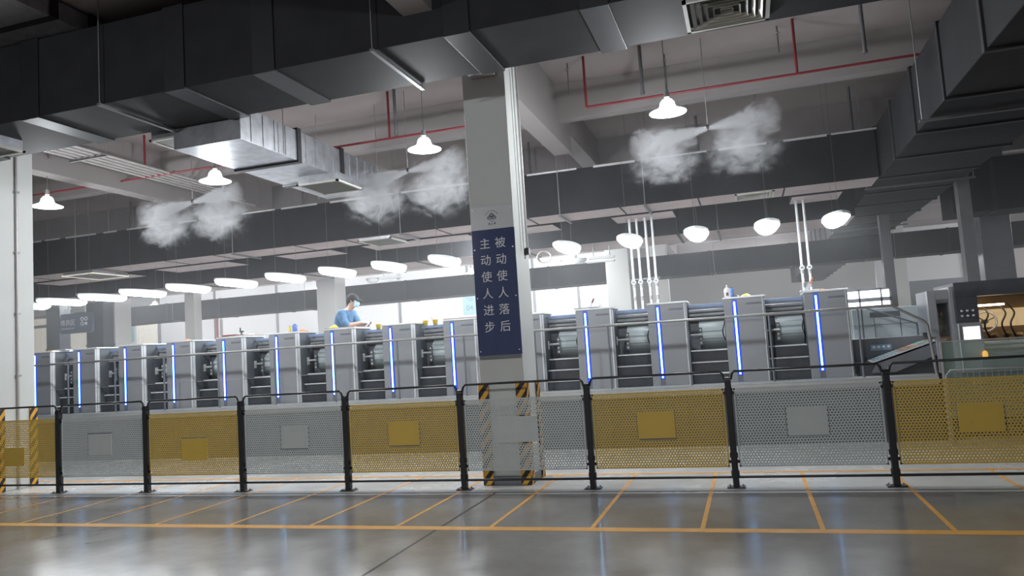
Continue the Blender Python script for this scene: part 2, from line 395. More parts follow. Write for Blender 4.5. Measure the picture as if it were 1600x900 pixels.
pw = ['at the left column, outermost on the left', 'between the left yellow panel and the first grey panel', 'between the first grey panel and the panel with the low plate', 'right of the panel with the low plate', 'left of the yellow panel beside the central column',
      'just left of the central column', 'just right of the central column, below its slogan board side', 'below the gap between the third and second last press towers', 'between the last grey panel and the rightmost yellow panel', 'at the far right end of the fence']
p0 = post()
for i in range(0, 10):
    lab = 'black steel fence post ' + pw[i]; loc = (FX0 + FS * (i - 1), FY, 0)
    if i == 0: p0.location = loc; p0['label'] = lab
    else: dup(p0, loc, lab)

# ------------------------------------------------------------------ press: gallery platform
PY = 11.01; UY = 11.35; U0 = -13.352; UP = 1.0996
t = thing('press_gallery', 'long grey steel walkway platform in front of the row of press towers', 'platform', (0, 0, 0))
MB().box(-15.2, 2.30, PY, 11.36, .835, .862).build('deck', M_deck, t, bevel=.004)
MB().box(-15.2, 2.30, PY - .012, PY + .012, .735, .835).build('fascia', M_deck, t, bevel=.003)
b = MB().box(-15.2, 2.30, PY + .02, 11.3, .0, .735, 0)
for i in range(16):
    x = -15.2 + 1.0996 * i; b.box(x - .008, x + .008, PY + .012, PY + .03, .02, .73, 1)
b.build('lower_panels', [M_dark, M_black], t)
t = thing('press_bed', 'dark low plinth under the whole row of press towers', 'machine base', (0, 0, 0))
MB().box(-15.2, 4.4, 11.37, 13.7, 0, .845).build('plinth', M_dark, t)
MB().box(-7.7, -6.45, 12.04, 12.80, .846, 1.058).build('inner_step', M_deck, t)
t = thing('drive_side_cover', 'long grey machine cover behind the press towers', 'machine cover', (0, 0, 0))
MB().box(-15.2, 1.3, 12.9, 13.6, .847, 1.82).build('cover_body', M_press2, t, bevel=.01)
MB().box(-15.2, 1.3, 12.88, 13.62, 1.82, 1.85).build('cover_lid', M_press, t, bevel=.005)
t = thing('gallery_handrail', 'long grey tube handrail along the press walkway, sloping down at its right end', 'handrail', (0, 0, 0))
MB().tube([(-15.2, 11.05, 1.82), (1.84, 11.05, 1.79), (2.20, 11.05, 1.56), (2.24, 11.05, 1.50), (2.29, 11.05, .862)], .020, 10).build('top_tube', M_rod, t)
for x in [-14.4, -13.3, -12.2, -11.1, -10.0, -8.84, -7.7, -6.55, -5.4, -4.25, -3.1, -1.97, -.82, .29, 1.42]:
    MB().cyl((x, 11.05, .862), (x, 11.05, 1.80), .015, n=10).build('baluster', M_mid, t)
MB().cyl((-15.2, 11.05, 1.33), (-5.9, 11.05, 1.33), .004, n=6).build('middle_wire', M_rod, t)

# ------------------------------------------------------------------ printing unit (tower + bay of guards and treads)
def make_unit():
    t = thing('printing_unit', '', 'printing unit', (0, UY, 0), 'offset press printing units')
    # cabinet body
    b = MB().box(-.152, .405, .016, .62, .862, 2.06)
    b.build('cabinet', M_press2, t, bevel=.006)
    MB().box(-.152, -.035, -.004, .016, .862, 2.055).build('left_front_panel', M_press, t, bevel=.004)
    MB().box(.038, .377, -.004, .016, 1.80, 2.055).build('upper_front_panel', M_press, t, bevel=.004)
    MB().box(.038, .377, -.004, .016, .862, 1.795).build('front_door', M_press, t, bevel=.004)
    MB().box(-.035, .038, 0, .016, .862, 2.055).build('strip_channel', M_mid, t)
    MB().prism([(.378, -.004), (.392, -.002), (.418, .05), (.418, .075), (.386, .075)], 'z', .862, 2.057).build('corner_trim', M_trim, t)
    ls = MB().box(-.034, .032, -.007, .0, .962, 2.035).build('light_strip', M_blue_case, t, bevel=.003)
    MB().box(-.013, .011, -.011, -.006, 1.03, 2.015).build('glowing_core', M_blue_core, ls)
    MB().cyl((-.001, -.006, .985), (-.001, -.012, .985), .014, n=14).build('indicator_lamp', M_blue_core, ls)
    MB().box(-.158, .43, -.008, .63, 2.06, 2.085).build('top_lid', M_trim, t, bevel=.003)
    text('HEIDELBERG', .041, M_logo, t, (.265, -.0055, 1.975), name='nameplate', ext=.001, sx=.92)
    # side label and latch
    MB().box(.405, .409, .30, .37, 1.50, 1.63).build('label_plate', M_white, t)
    MB().box(.405, .407, .10, .61, 1.30, 1.305).build('side_seam', M_dark, t)
    # recessed bay to the next tower
    MB().box(.407, .947, .52, .60, 1.30, 2.0).build('bay_back_panel', M_mid, t)
    MB().box(.41, .945, .34, .40, 1.985, 2.03).build('bay_top_rail', mat('bay_blue_rail', (.22, .30, .48), .35), t, bevel=.004)
    g = MB(); k = 10; pts = [(.50 - .16 * math.sin(PI * i / k), 1.36 + .40 * i / k) for i in range(k + 1)]
    g.prism([(.52, 1.34)] + pts + [(.52, 1.78)], 'x', .55, .93)
    g.build('cylinder_guard', M_light, t)
    gl = MB()
    for z in (1.50, 1.62): gl.box(.56, .92, .335, .345, z, z + .006)
    gl.build('guard_seam', M_press2, t)
    sm = MB().box(.55, .60, .30, .33, 1.42, 1.68); sm.build('button_strip', M_mid, t)
    for i in range(4): MB().cyl((.575, .30, 1.45 + .065 * i), (.575, .29, 1.45 + .065 * i), .012, n=10).build('button', M_white, t)
    MB().cyl((.42, .30, 1.81), (.94, .30, 1.81), .014, n=10).build('cross_bar', M_white, t)
    MB().cyl((.43, .31, 1.575), (.60, .25, 1.575), .016, n=10).build('bay_handle', M_trim, t)
    for i, z in enumerate((1.87, 1.93)): MB().cyl((.42, .42, z), (.94, .42, z), .026, n=14).build('ink_roller', M_press, t)
    MB().tube(smooth([(.93, .28, 1.86), (.935, .2, 1.74), (.90, .17, 1.60), (.925, .2, 1.48)]), .009, 6).build('hose', M_black, t)
    for z, y in ((1.325, .28), (1.155, .17), (.99, .07)):
        MB().box(.412, .945, y, y + .03, z, z + .020).build('tread_nosing', M_white, t, bevel=.003)
        MB().box(.412, .945, y + .012, y + .11, z - .165 if z > 1 else .863, z).build('tread_riser', M_dark, t)
    MB().box(.407, .947, .40, .62, .863, 1.32).build('bay_floor', M_dark, t)
    return t
ulab = ['beside the left column, outermost on the left', 'second from the left, between the hanging sign and the fence', 'third from the left, below the pale blue 03 sign', 'fourth from the left, with an orange cloth on its lid',
        'fifth from the left, with a red tray on its lid', 'sixth from the left, with a blue can on its lid', 'directly in front of the masked worker', 'eighth from the left, right of the masked worker, bare lid', 'just left of the slogan board',
        'mostly hidden behind the central column', 'immediately right of the central column', 'third from the right end of the row', 'second from the right end, with a white squeeze bottle on its lid', 'at the right end of the row beside the delivery']
u0 = make_unit()
units = []
for i in range(14):
    lab = 'grey press tower, ' + ulab[i]
    if i == 0: u0.location = (U0, UY, 0); u0['label'] = lab; units.append(u0)
    else: units.append(dup(u0, (U0 + UP * i, UY, 0), lab))
for k in list(kids(units[13])):
    if k.name.split('.')[0] in ('bay_back_panel', 'bay_top_rail', 'cylinder_guard', 'guard_seam', 'button_strip', 'button', 'cross_bar', 'bay_handle', 'ink_roller', 'hose', 'tread_nosing', 'tread_riser', 'bay_floor'):
        for q in kids(k): bpy.data.objects.remove(q)
        bpy.data.objects.remove(k)
# brown work boards on the older, left-hand towers
def board(i, label):
    o = MB().box(-.15, .42, 0, .60, 0, .014).build('work_board', M_top, loc=(U0 + UP * i, UY + .01, 2.0865), bevel=.003)
    tag(o, label, 'board', 'thin boards lying on the tower lids')
board(6, 'thin brown board on the tower lid in front of the masked worker')
board(8, 'thin brown board on the tower lid just left of the slogan board')
board(4, 'thin brown board on the fifth tower lid under a red tray')

# ------------------------------------------------------------------ small things on the lids
LT = 2.086
def X(i, dx): return U0 + UP * i + dx
def ink_cup(x, y, z, label, stick=(0.03, .02, .12), sc=M_white):
    t = thing('ink_cup', label, 'ink cup', (x, y, z), 'yellow ink cups on the press')
    MB().lathe([(0, 0), (.036, 0), (.047, .085), (.050, .09), (.046, .09), (.036, .006), (0, .006)], n=18).build('cup', M_cup, t)
    a = Vector((-.01, 0, .012)); b = a + Vector(stick)
    MB().cyl(a, b, .006, .006, n=8).build('spatula', sc, t)
    return t
ink_cup(X(7, .48), UY + .36, 2.03, 'left yellow ink cup of the pair left of the slogan board', (-.035, 0, .15))
ink_cup(X(7, .66), UY + .36, 2.03, 'right yellow ink cup of the pair left of the slogan board', (-.06, 0, .12), M_orange)
ink_cup(X(6, .70), UY + .36, 2.03, 'single yellow ink cup beside the masked worker', (-.07, 0, .14), M_cup)
def bottle(x, y, z, m, capm, h, r, label, mark=False):
    t = thing('squeeze_bottle', label, 'bottle', (x, y, z))
    MB().lathe([(0, 0), (r, 0), (r, h * .55), (r * .85, h * .68), (r * .3, h * .80), (r * .22, h * .82), (0, h * .82)], n=18).build('bottle_body', m, t)
    MB().lathe([(r * .3, h * .80), (r * .28, h * .88), (r * .08, h), (0, h)], n=12).build('nozzle', capm, t)
    if mark: MB().box(-.012, .018, -r - .002, -r + .004, h * .15, h * .4).build('red_mark', M_red, t)
bottle(X(12, -.09), UY + .16, LT, M_white, M_white, .19, .045, 'white squeeze bottle with red mark on the second last tower lid', True)
bottle(X(10, .22), UY + .30, LT, M_white, M_white, .17, .06, 'white jug on the tower lid immediately right of the central column')
def can(x, y, z, m, h, r, label):
    t = thing('spray_can', label, 'can', (x, y, z))
    MB().lathe([(0, 0), (r, 0), (r, h * .85), (r * .7, h * .92), (0, h * .92)], n=18).build('can_body', m, t)
    MB().lathe([(r * .6, h * .9), (r * .6, h), (0, h)], n=14).build('can_lid', M_black, t)
can(X(12, -.02), UY + .30, LT, M_bluep, .16, .028, 'dark blue can behind the white squeeze bottle on the second last tower')
can(X(5, .18), UY + .30, LT, M_bluep, .15, .045, 'blue can on the sixth tower lid from the left')
can(X(5, .09), UY + .28, LT, M_cup, .12, .025, 'thin yellow can left of the blue can on the sixth tower')
def cloth(x, y, z, m, w, d, h, label):
    b = MB(); k = 9; vs = []; rnd = random.Random(int(x * 100))
    for i in range(k):
        for j in range(k):
            u, v = i/(k-1) - .5, j/(k-1) - .5; e = max(0, 1 - 4*(u*u + v*v) * .9)
            vs.append((u * w * (1 + .2 * rnd.random()), v * d * (1 + .2 * rnd.random()), h * e * (.5 + .5 * rnd.random()) + .002))
    b.add(vs, [(i*k + j, (i+1)*k + j, (i+1)*k + j + 1, i*k + j + 1) for i in range(k-1) for j in range(k-1)], smooth=True)
    o = b.build('cleaning_cloth', m, loc=(x, y, z)); s = o.modifiers.new('s', 'SOLIDIFY'); s.thickness = .004; s.offset = 1
    tag(o, label, 'cloth', 'cleaning cloths on the press')
cloth(X(12, .17), UY + .28, LT, M_cup, .14, .12, .05, 'crumpled yellow cloth on the second last tower lid')
cloth(X(5, .34), UY + .3, LT, M_orange, .15, .12, .055, 'crumpled orange cloth right of the blue can on the sixth tower')
cloth(X(3, .06), UY + .3, LT, M_orange, .18, .12, .035, 'flat orange cloth on the fourth tower lid from the left')
cloth(X(6, -.10), UY + .25, LT + .017, M_cup, .13, .12, .06, 'crumpled yellow cloth left of the masked worker')
cloth(X(12, .04), UY + .3, LT, M_dark, .08, .08, .045, 'small dark rag between the bottle and yellow cloth')
cloth(X(13, .12), UY + .3, LT, M_orange, .10, .08, .03, 'small orange cloth on the last tower lid')
# trays
def tray(x, y, z, w, d, m, label, name='shallow_tray', cat='tray'):
    b = MB().box(-w/2, w/2, -d/2, d/2, 0, .006)
    b.box(-w/2, w/2, -d/2, -d/2 + .008, 0, .024).box(-w/2, w/2, d/2 - .008, d/2, 0, .024).box(-w/2, -w/2 + .008, -d/2, d/2, 0, .024).box(w/2 - .008, w/2, -d/2, d/2, 0, .024)
    tag(b.build(name, m, loc=(x, y, z), bevel=.002), label, cat)
tray(X(4, .04), UY + .2, LT + .016, .28, .22, M_red, 'shallow red tray on the fifth tower lid')
tray(X(13, -.05), UY + .22, LT, .26, .22, M_white, 'white tray on the last tower lid under the ink knife')
tray(X(10, -.02), UY + .26, LT, .36, .22, M_mid, 'dark tool tray on the lid right of the central column')
tray(X(4, .32), UY + .25, LT + .016, .16, .2, M_white, 'small white tray right of the clamp on the fifth tower')
def knife(x, y, z, label, hm, rot, L=.20):
    t = thing('ink_knife', label, 'ink knife', (x, y, z)); t.rotation_euler = (0, rot, 0)
    MB().prism([(-.02, 0), (.02, 0), (.024, L * .5), (-.024, L * .5)], 'y', -.0015, .0015).build('blade', M_trim, t)
    MB().lathe([(0, L*.48), (.012, L*.49), (.014, L * .8), (.011, L), (0, L)], n=12).build('grip', hm, t)
knife(X(13, -.10), UY + .18, LT + .027, 'ink knife with orange grip leaning on the last tower lid', M_orange, .55)
knife(X(10, .04), UY + .24, LT + .027, 'ink knife with red grip standing in the dark tool tray', M_red, .45, .15)
knife(X(4, .16), UY + .30, LT + .017, 'dark screwdriver upright behind the red tray', M_black, -.2, .15)
t = thing('hand_clamp', 'small dark clamp on the fifth tower lid', 'clamp', (X(4, .27), UY + .15, LT + .017))
MB().box(-.05, .05, -.02, .02, 0, .018).box(-.012, .012, -.015, .015, .018, .06).build('clamp_body', M_mid, t, bevel=.003)
MB().cyl((-.035, 0, .075), (.045, 0, .065), .014, n=10).build('screw', M_black, t)
for i, (m, dx, lb) in enumerate(((M_cup, -.10, 'yellow'), (M_white, .06, 'white'), (M_sign_l, .20, 'pale grey'))):
    b = MB()
    for k in range(4): b.box(-.08 + .004*k, .08 - .003*k, -.1, .1 - .004*k, .006 * k, .006 * k + .005)
    tag(b.build('paper_stack', m, loc=(X(0, .26 + dx), UY + .3, LT)), 'small stack of %s paper on the leftmost tower lid' % lb, 'paper stack', 'paper stacks on the leftmost tower')

# ------------------------------------------------------------------ worker
def skin_obj(name, verts, edges, radii, m, parent, sub=2, root=0):
    me = bpy.data.meshes.new(name); me.from_pydata(verts, edges, []); o = bpy.data.objects.new(name, me); COL.objects.link(o); o.parent = parent
    me.materials.append(m)
    sk = o.modifiers.new('skin', 'SKIN'); sk.use_smooth_shade = True
    for i, r in enumerate(radii): 
        d = me.skin_vertices[0].data[i]; d.radius = r if isinstance(r, tuple) else (r, r); d.use_root = (i == root)
    s = o.modifiers.new('sub', 'SUBSURF'); s.levels = sub; s.render_levels = sub
    return o
def worker():
    # local frame: x = direction the worker faces (towards the right of the press), y = away from the viewer
    t = thing('person', 'person in blue work shirt, mask and white gloves leaning over the press', 'person', (-7.16, 12.36, 1.062))
    H = [(0, 0, .88), (.01, 0, 1.02), (.05, 0, 1.17), (.12, 0, 1.31), (.19, 0, 1.395), (.225, 0, 1.44), (.275, 0, 1.52), (.295, 0, 1.60)]  # pelvis..head
    V = list(H); R = [(.15, .12), (.14, .11), (.15, .12), (.13, .11), (.06, .06), (.06, .06), (.098, .082), (.085, .072)]
    E = [(i, i+1) for i in range(7)]
    def chain(root, pts, rs):
        p = root
        for q, r in zip(pts, rs): V.append(q); R.append(r); E.append((p, len(V)-1)); p = len(V)-1
        return p
    for s in (-1, 1):
        chain(3, [(.13, s*.19, 1.31), (.25, s*.25, 1.09), (.42, s*.15 - .06, 1.11), (.53, s*.08 - .06, 1.14)], [.065, .052, .042, .03])
        chain(0, [(0, s*.10, .86), (.01, s*.11, .46), (-.01, s*.12, .09), (.12, s*.12, .04)], [.095, .062, .045, .04])
    skin_obj('body', V, E, R, M_skin, t)
    # shirt over torso and upper arms
    V2 = [(0, 0, .86), (.01, 0, 1.02), (.05, 0, 1.17), (.115, 0, 1.30), (.175, 0, 1.375)]; E2 = [(0,1),(1,2),(2,3),(3,4)]; R2 = [(.20, .16), (.19, .155), (.20, .165), (.175, .15), (.085, .08)]
    for s in (-1, 1):
        a = len(V2); V2 += [(.13, s*.20, 1.31), (.245, s*.255, 1.10), (.33, s*.20 - .03, 1.10)]; E2 += [(3, a), (a, a+1), (a+1, a+2)]; R2 += [.10, .08, .068]
    skin_obj('work_shirt', V2, E2, R2, M_shirt, t)
    V3 = [(0, 0, .88)]; E3 = []; R3 = [(.17, .13)]
    for s in (-1, 1):
        a = len(V3); V3 += [(0, s*.10, .84), (.01, s*.11, .46), (-.01, s*.12, .10)]; E3 += [(0, a), (a, a+1), (a+1, a+2)]; R3 += [.11, .075, .06]
    skin_obj('trousers', V3, E3, R3, M_trous, t)
    # head details, head centre (.315,0,1.675) tilted forward
    hd = bpy.data.objects.new('head_details', None)
    c = Vector((.285, 0, 1.56))
    def dome(name, m, zc, sx, sy, sz, z0, off):
        b = MB(); prof = []; n = 20
        vs = []; K = 8
        for i in range(K + 1):
            a = z0 + (PI/2 - z0) * i / K
            for k in range(n): p = 2*PI*k/n; vs.append((off[0] + sx*math.cos(a)*math.cos(p), off[1] + sy*math.cos(a)*math.sin(p), off[2] + sz*math.sin(a)))
        b.add(vs, [(i*n+k, i*n+(k+1)%n, (i+1)*n+(k+1)%n, (i+1)*n+k) for i in range(K) for k in range(n)], smooth=True)
        o = b.build(name, m, t); return o
    h = dome('hair', M_hair, 0, .122, .100, .125, -.42, (0, 0, 0)); h.location = c + Vector((-.022, 0, .012)); h.rotation_euler = (0, -.22, 0)
    bz = MB(); bz.prism([(.085, -.075), (.165, -.045), (.180, 0), (.165, .045), (.085, .075)], 'z', .035, .047); q = bz.build('cap_peak', M_hair, t); q.location = c; q.rotation_euler = (0, .35, 0)
    f = MB()
    vs = []; K = 8
    for i in range(K):
        for j in range(K):
            a = (i/(K-1) - .5) * 2.1; z = (j/(K-1) - .5)
            vs.append((.098*math.cos(a) + .028*(1 - abs(2*z)) * math.cos(a), .086*math.sin(a), z * .115 - .045))
    f.add(vs, [(i*K+j, (i+1)*K+j, (i+1)*K+j+1, i*K+j+1) for i in range(K-1) for j in range(K-1)], smooth=True)
    o = f.build('face_mask', M_mask, t); o.location = c + Vector((.006, 0, -.005)); o.rotation_euler = (0, .25, 0)
    o.modifiers.new('s', 'SOLIDIFY').thickness = .003
    for s in (-1, 1):
        MB().lathe([(0, -.03), (.012, -.025), (.016, 0), (.012, .022), (0, .03)], n=10).build('ear', M_skin, t, loc=c + Vector((-.005, s*.083, -.01)))
        MB().lathe([(0, -.007), (.008, -.004), (.010, 0), (.008, .004), (0, .007)], n=10).build('eye', M_hair, t, loc=c + Vector((.094, s*.032, .014)))
    MB().prism([(.09, -.01), (.108, -.02), (.092, .018)], 'y', -.009, .009).build('nose', M_skin, t, loc=c)
    for s in (-1, 1):
        wv = Vector((.53, s*.08 - .06, 1.14))
        V4 = [wv - Vector((.05, 0, 0)), wv, wv + Vector((.055, 0, -.012))]; E4 = [(0,1),(1,2)]; R4 = [.032, .030, (.034, .022)]
        for k, (dy, L) in enumerate(((-.027, .062), (-.009, .072), (.009, .068), (.027, .052))):
            a = len(V4); V4 += [wv + Vector((.085, dy, -.014)), wv + Vector((.085 + L*.55, dy*1.1, -.028)), wv + Vector((.085 + L*.8, dy*1.1, -.052))]
            E4 += [(2, a), (a, a+1), (a+1, a+2)]; R4 += [.0105, .0095, .008]
        a = len(V4); V4 += [wv + Vector((.03, -s*.035, -.012)), wv + Vector((.065, -s*.05, -.03))]; E4 += [(1, a), (a, a+1)]; R4 += [.012, .009]
        skin_obj('glove', V4, E4, R4, M_glove, t, root=1)
    return t
worker()
t = thing('ink_knife', 'dark ink knife held in the gloved hand of the worker', 'ink knife', (-6.50, 12.22, 2.15)); t.rotation_euler = (0, .75, 0)
MB().prism([(-.012, -.02), (.012, -.02), (.02, -.10), (-.02, -.10)], 'y', -.0015, .0015).build('blade', M_mid, t)
MB().cyl((0, 0, -.03), (0, 0, .06), .012, n=10).build('grip', M_black, t)

# ------------------------------------------------------------------ delivery / console at the right end
t = thing('press_delivery', 'grey delivery section with sloping sheet belt at the right end of the press', 'press delivery', (0, 0, 0))
MB().prism([(1.42, .863), (2.36, .863), (2.36, 1.22), (1.60, 1.03), (1.42, 1.03)], 'y', 11.33, 12.0).build('lower_body', M_dark, t, bevel=.004)
sb = MB().prism([(1.58, 1.035), (1.58, 1.05), (2.34, 1.292), (2.50, 1.305), (2.50, 1.285), (2.34, 1.275)], 'y', 11.29, 11.92).build('belt_bed', M_sign_l, t)
cols = [(.02, .25, .33), (.55, .62, .60), (.02, .18, .30), (.70, .72, .70), (.50, .06, .12), (.62, .55, .10), (.62, .10, .22), (.03, .45, .16), (.02, .40, .28), (.60, .66, .66)]
ph = MB(); pm = []
for i in range(34):
    u0, u1 = .01 + i / 34, .01 + (i + .72) / 34
    if u1 > .99: break
    x0, x1 = 1.60 + .74 * u0, 1.60 + .74 * u1; z0, z1 = 1.0625 + .2420 * u0, 1.0625 + .2420 * u1
    ph.add([(x0, 11.33, z0), (x1, 11.33, z1), (x1 + .01, 11.88, z1), (x0 + .01, 11.88, z0)], [(0, 1, 2, 3)], (i * 7) % 4 + (0 if i < 16 else 4 if i < 24 else 6) if True else 0)
ph.m = [min(9, q) for q in ph.m]
for i, c in enumerate(cols): pm.append(mat('print_ink_%d' % i, c, .35))
pr = ph.build('printed_sheets', pm, sb, fix=False)
MB().prism([(1.55, .90), (1.62, 1.02), (2.36, 1.262), (2.36, 1.10), (1.85, .90)], 'y', 11.27, 11.29).build('side_skirt', M_mid, t)
MB().box(1.42, 2.40, 11.93, 11.98, 1.03, 1.36).build('icon_backboard', M_mid, t, bevel=.003)
ip = MB().box(1.66, 1.93, 11.915, 11.93, 1.185, 1.265).build('icon_plate', mat('icon_plate_blue', (.22, .38, .55), .3), t)
for i in range(4):
    MB().cyl((1.70 + .064 * i, 11.914, 1.235), (1.70 + .064 * i, 11.908, 1.235), .018, n=14).build('icon', M_white, ip)
    MB().box(1.69 + .064 * i, 1.71 + .064 * i, 11.908, 11.914, 1.195, 1.212).build('icon', M_orange, ip)
cv = MB().box(1.50, 2.70, 12.35, 13.2, .862, 1.80)
cv.build('rear_cover', M_light, t, bevel=.01)
sm = MB()
for x in (1.80, 2.15, 2.45): sm.box(x, x + .008, 12.343, 12.352, 1.3, 1.79)
sm.box(1.52, 2.68, 12.343, 12.352, 1.55, 1.556); sm.box(1.75, 2.15, 12.34, 12.352, 1.66, 1.74)
sm.build('cover_seams', M_press2, t)
MB().box(1.44, 2.42, 11.99, 12.35, 1.335, 1.36).build('upper_deck', M_sign_l, t, bevel=.003)
MB().tube([(1.62, 12.2, 1.36), (1.62, 12.2, 1.80), (1.66, 12.2, 1.82), (2.28, 12.2, 1.56), (2.34, 12.2, 1.53), (2.34, 12.2, 1.36)], .013, 8).build('stair_rail', M_press2, t)
MB().tube([(1.47, 12.25, 1.36), (1.47, 12.25, 1.84)], .016, 8).build('rail_post', M_white, t)
# light box behind
t = thing('light_booth', 'bright light box with dark frame beyond the last press tower', 'light box', (2.05, 14.0, 0))
MB().box(-.42, .27, .0, .10, 1.74, 2.16).build('glow_panel', M_booth, t)
f = MB()
for z, q in ((1.735, .02), (1.985, .032), (2.16, .018)): f.box(-.44, .29, -.03, 0, z - q, z + q)
for x in (-.43, -.20, .14, .28): f.box(x - .012, x + .012, -.03, 0, 1.72, 2.17)
f.box(-.44, -.40, 0, .1, 0, 1.74).box(.25, .29, 0, .1, 0, 1.74)
f.build('frame', M_mid, t)
# console
t = thing('control_console', 'dark press console with touch screen and warm lit opening at the right edge', 'control console', (0, 0, 0))
MB().box(2.30, 2.40, 11.18, 11.27, 1.34, 1.955).box(2.36, 2.40, 11.18, 11.27, .862, 1.34).build('end_post', M_press, t, bevel=.004)
MB().box(2.305, 2.345, 11.275, 11.9, 1.40, 1.95).build('end_side_panel', M_press2, t, bevel=.004)
MB().box(2.345, 2.55, 11.92, 11.95, .862, 1.84).build('dim_back_panel', M_mid, t)
MB().prism([(11.18, 1.955), (11.18, 1.83), (11.24, 1.78), (11.9, 1.78), (11.9, 1.955)], 'x', 2.401, 2.549).build('rounded_hood', M_press, t, bevel=.004)
MB().box(2.55, 2.60, 11.14, 12.0, .862, 1.985).build('divider_post', M_press, t, bevel=.006)
MB().box(2.60, 4.30, 11.10, 12.2, 1.835, 2.03).build('header_box', M_dark, t, bevel=.006)
MB().box(2.60, 2.86, 11.10, 11.5, 1.50, 1.835).build('knob_panel', M_dark, t, bevel=.004)
for r in range(2):
    for c in range(3):
        MB().cyl((2.665 + .065 * c, 11.10, 1.655 - .065 * r), (2.665 + .065 * c, 11.075, 1.655 - .065 * r), .015, .012, n=12).build('knob', M_trim, t)
MB().box(2.60, 2.88, 11.08, 11.5, .862, 1.50).build('control_pedestal', M_press, t, bevel=.008)
sc = MB().box(2.645, 2.85, 11.066, 11.082, 1.275, 1.455).build('screen_bezel', M_trim, t, bevel=.003)
MB().box(2.655, 2.84, 11.063, 11.067, 1.285, 1.445).build('screen', M_screen, sc)
MB().box(2.60, 2.606, 11.05, 11.085, .87, 1.49).build('edge_handle', M_trim, t)
MB().box(2.605, 4.30, 11.95, 12.05, .862, 1.834).build('inner_back', M_brass, t)
MB().box(2.90, 4.2, 11.85, 11.93, 1.42, 1.66).build('glowing_inner_panel', M_warm, t)
MB().box(2.90, 3.20, 11.25, 11.33, 1.70, 1.725).build('interior_lamp', M_warmlamp, t)
MB().box(2.88, 4.30, 11.12, 11.95, .862, 1.10).build('base_block', M_mid, t, bevel=.005)
MB().tube([(3.03 + .13 * math.cos(a), 11.5, 1.50 + .13 * math.sin(a)) for a in [2*PI*k/24 for k in range(24)]], .014, 8, closed=True).build('hand_wheel', M_trim, t)
b = MB()
for k in range(3): a = k * 2 * PI / 3 + .4; b.cyl((3.03, 11.5, 1.5), (3.03 + .13*math.cos(a), 11.5, 1.5 + .13*math.sin(a)), .008, n=6)
b.cyl((3.03, 11.47, 1.5), (3.03, 11.6, 1.5), .03, n=12).build('wheel_spokes', M_mid, t)
for x in (2.96, 3.16, 3.26, 3.58, 3.72): MB().tube(smooth([(x, 11.4, 1.72), (x + .07, 11.35, 1.60), (x + .01, 11.33, 1.46), (x + .04, 11.35, 1.34), (x + .09, 11.4, 1.25)]), .011, 8).build('air_hose', M_black, t)
for k in range(9): MB().cyl((2.95 + .15 * k, 11.5, 1.30), (2.95 + .15 * k, 11.3, 1.30 + .02 * (k % 3)), .035, .025, n=12).build('gripper_wheel', M_brass, t)
for z in (1.22, 1.16): MB().cyl((2.89, 11.3, z), (4.28, 11.3, z), .022, n=10).build('roller_bar', M_trim, t)
for k in range(3): MB().tube([(2.47 + .02 * k, 11.5, 1.6 - .1 * k), (2.50, 11.42, 1.66 - .1 * k), (2.53, 11.5, 1.6 - .1 * k)], .012, 8).build('inner_bracket', M_brass, t)
MB().box(2.44, 2.55, 11.3, 11.8, 1.28, 1.33).build('inner_shelf', M_brass, t)
t = thing('warning_beacon', 'small orange beacon in front of the console opening', 'beacon', (2.86, 11.03, 1.03))
MB().lathe([(0, 0), (.035, 0), (.035, .02), (.028, .022)], n=16).build('beacon_base', M_black, t)
MB().lathe([(.03, .02), (.034, .05), (.03, .08), (.015, .10), (0, .104)], n=16).build('beacon_dome', mat('beacon_amber', (.9, .40, .03), .2, emit=(1, .5, .05), es=.8), t)
MB().box(-.05, .05, -.03, .1, -.16, 0).build('beacon_bracket', M_mid, t)
# wire mesh guard and clear sheet
t = thing('wire_mesh_guard', 'pale wire mesh guard standing between fence and console at the right edge', 'mesh guard', (2.30, 10.70, 0))
b = MB()
for k in range(26): b.cyl((.12 + .068 * k, 0, .05), (.12 + .068 * k, 0, .90), .004, n=5)
for k in range(9): b.cyl((.1, 0, .08 + .10 * k), (1.86, 0, .08 + .10 * k), .004, n=5)
b.build('wire_grid', M_rod, t)
MB().tube([(.02, 0, 0.002), (.02, 0, .86), (.07, 0, .92), (1.86, 0, .92), (1.90, 0, .88), (1.90, 0, .002)], .012, 8).build('guard_frame', M_rod, t)
def glassy():
    m = bpy.data.materials.new('green_clear_sheet'); m.use_nodes = True; nt = m.node_tree; b = nt.nodes['Principled BSDF']
    nz = nt.nodes.new('ShaderNodeTexNoise'); nz.inputs['Scale'].default_value = 3; r = nt.nodes.new('ShaderNodeMapRange'); r.inputs[3].default_value = .16; r.inputs[4].default_value = .30
    nt.links.new(nz.outputs['Fac'], r.inputs[0]); nt.links.new(r.outputs[0], b.inputs['Alpha'])
    b.inputs['Base Color'].default_value = (.42, .56, .50, 1); b.inputs['Roughness'].default_value = .12
    return m
M_clear = glassy()
t = thing('clear_guard_sheet', 'greenish see-through guard sheet in front of the control console', 'guard sheet', (2.34, 10.95, 0))
MB().box(0, 2.0, 0, .008, .30, 1.275).build('clear_sheet', M_clear, t)
MB().box(-.01, .015, -.006, .014, .0, 1.28).box(0, 2.0, -.004, .012, 1.27, 1.282).build('sheet_edging', M_lpipe, t)

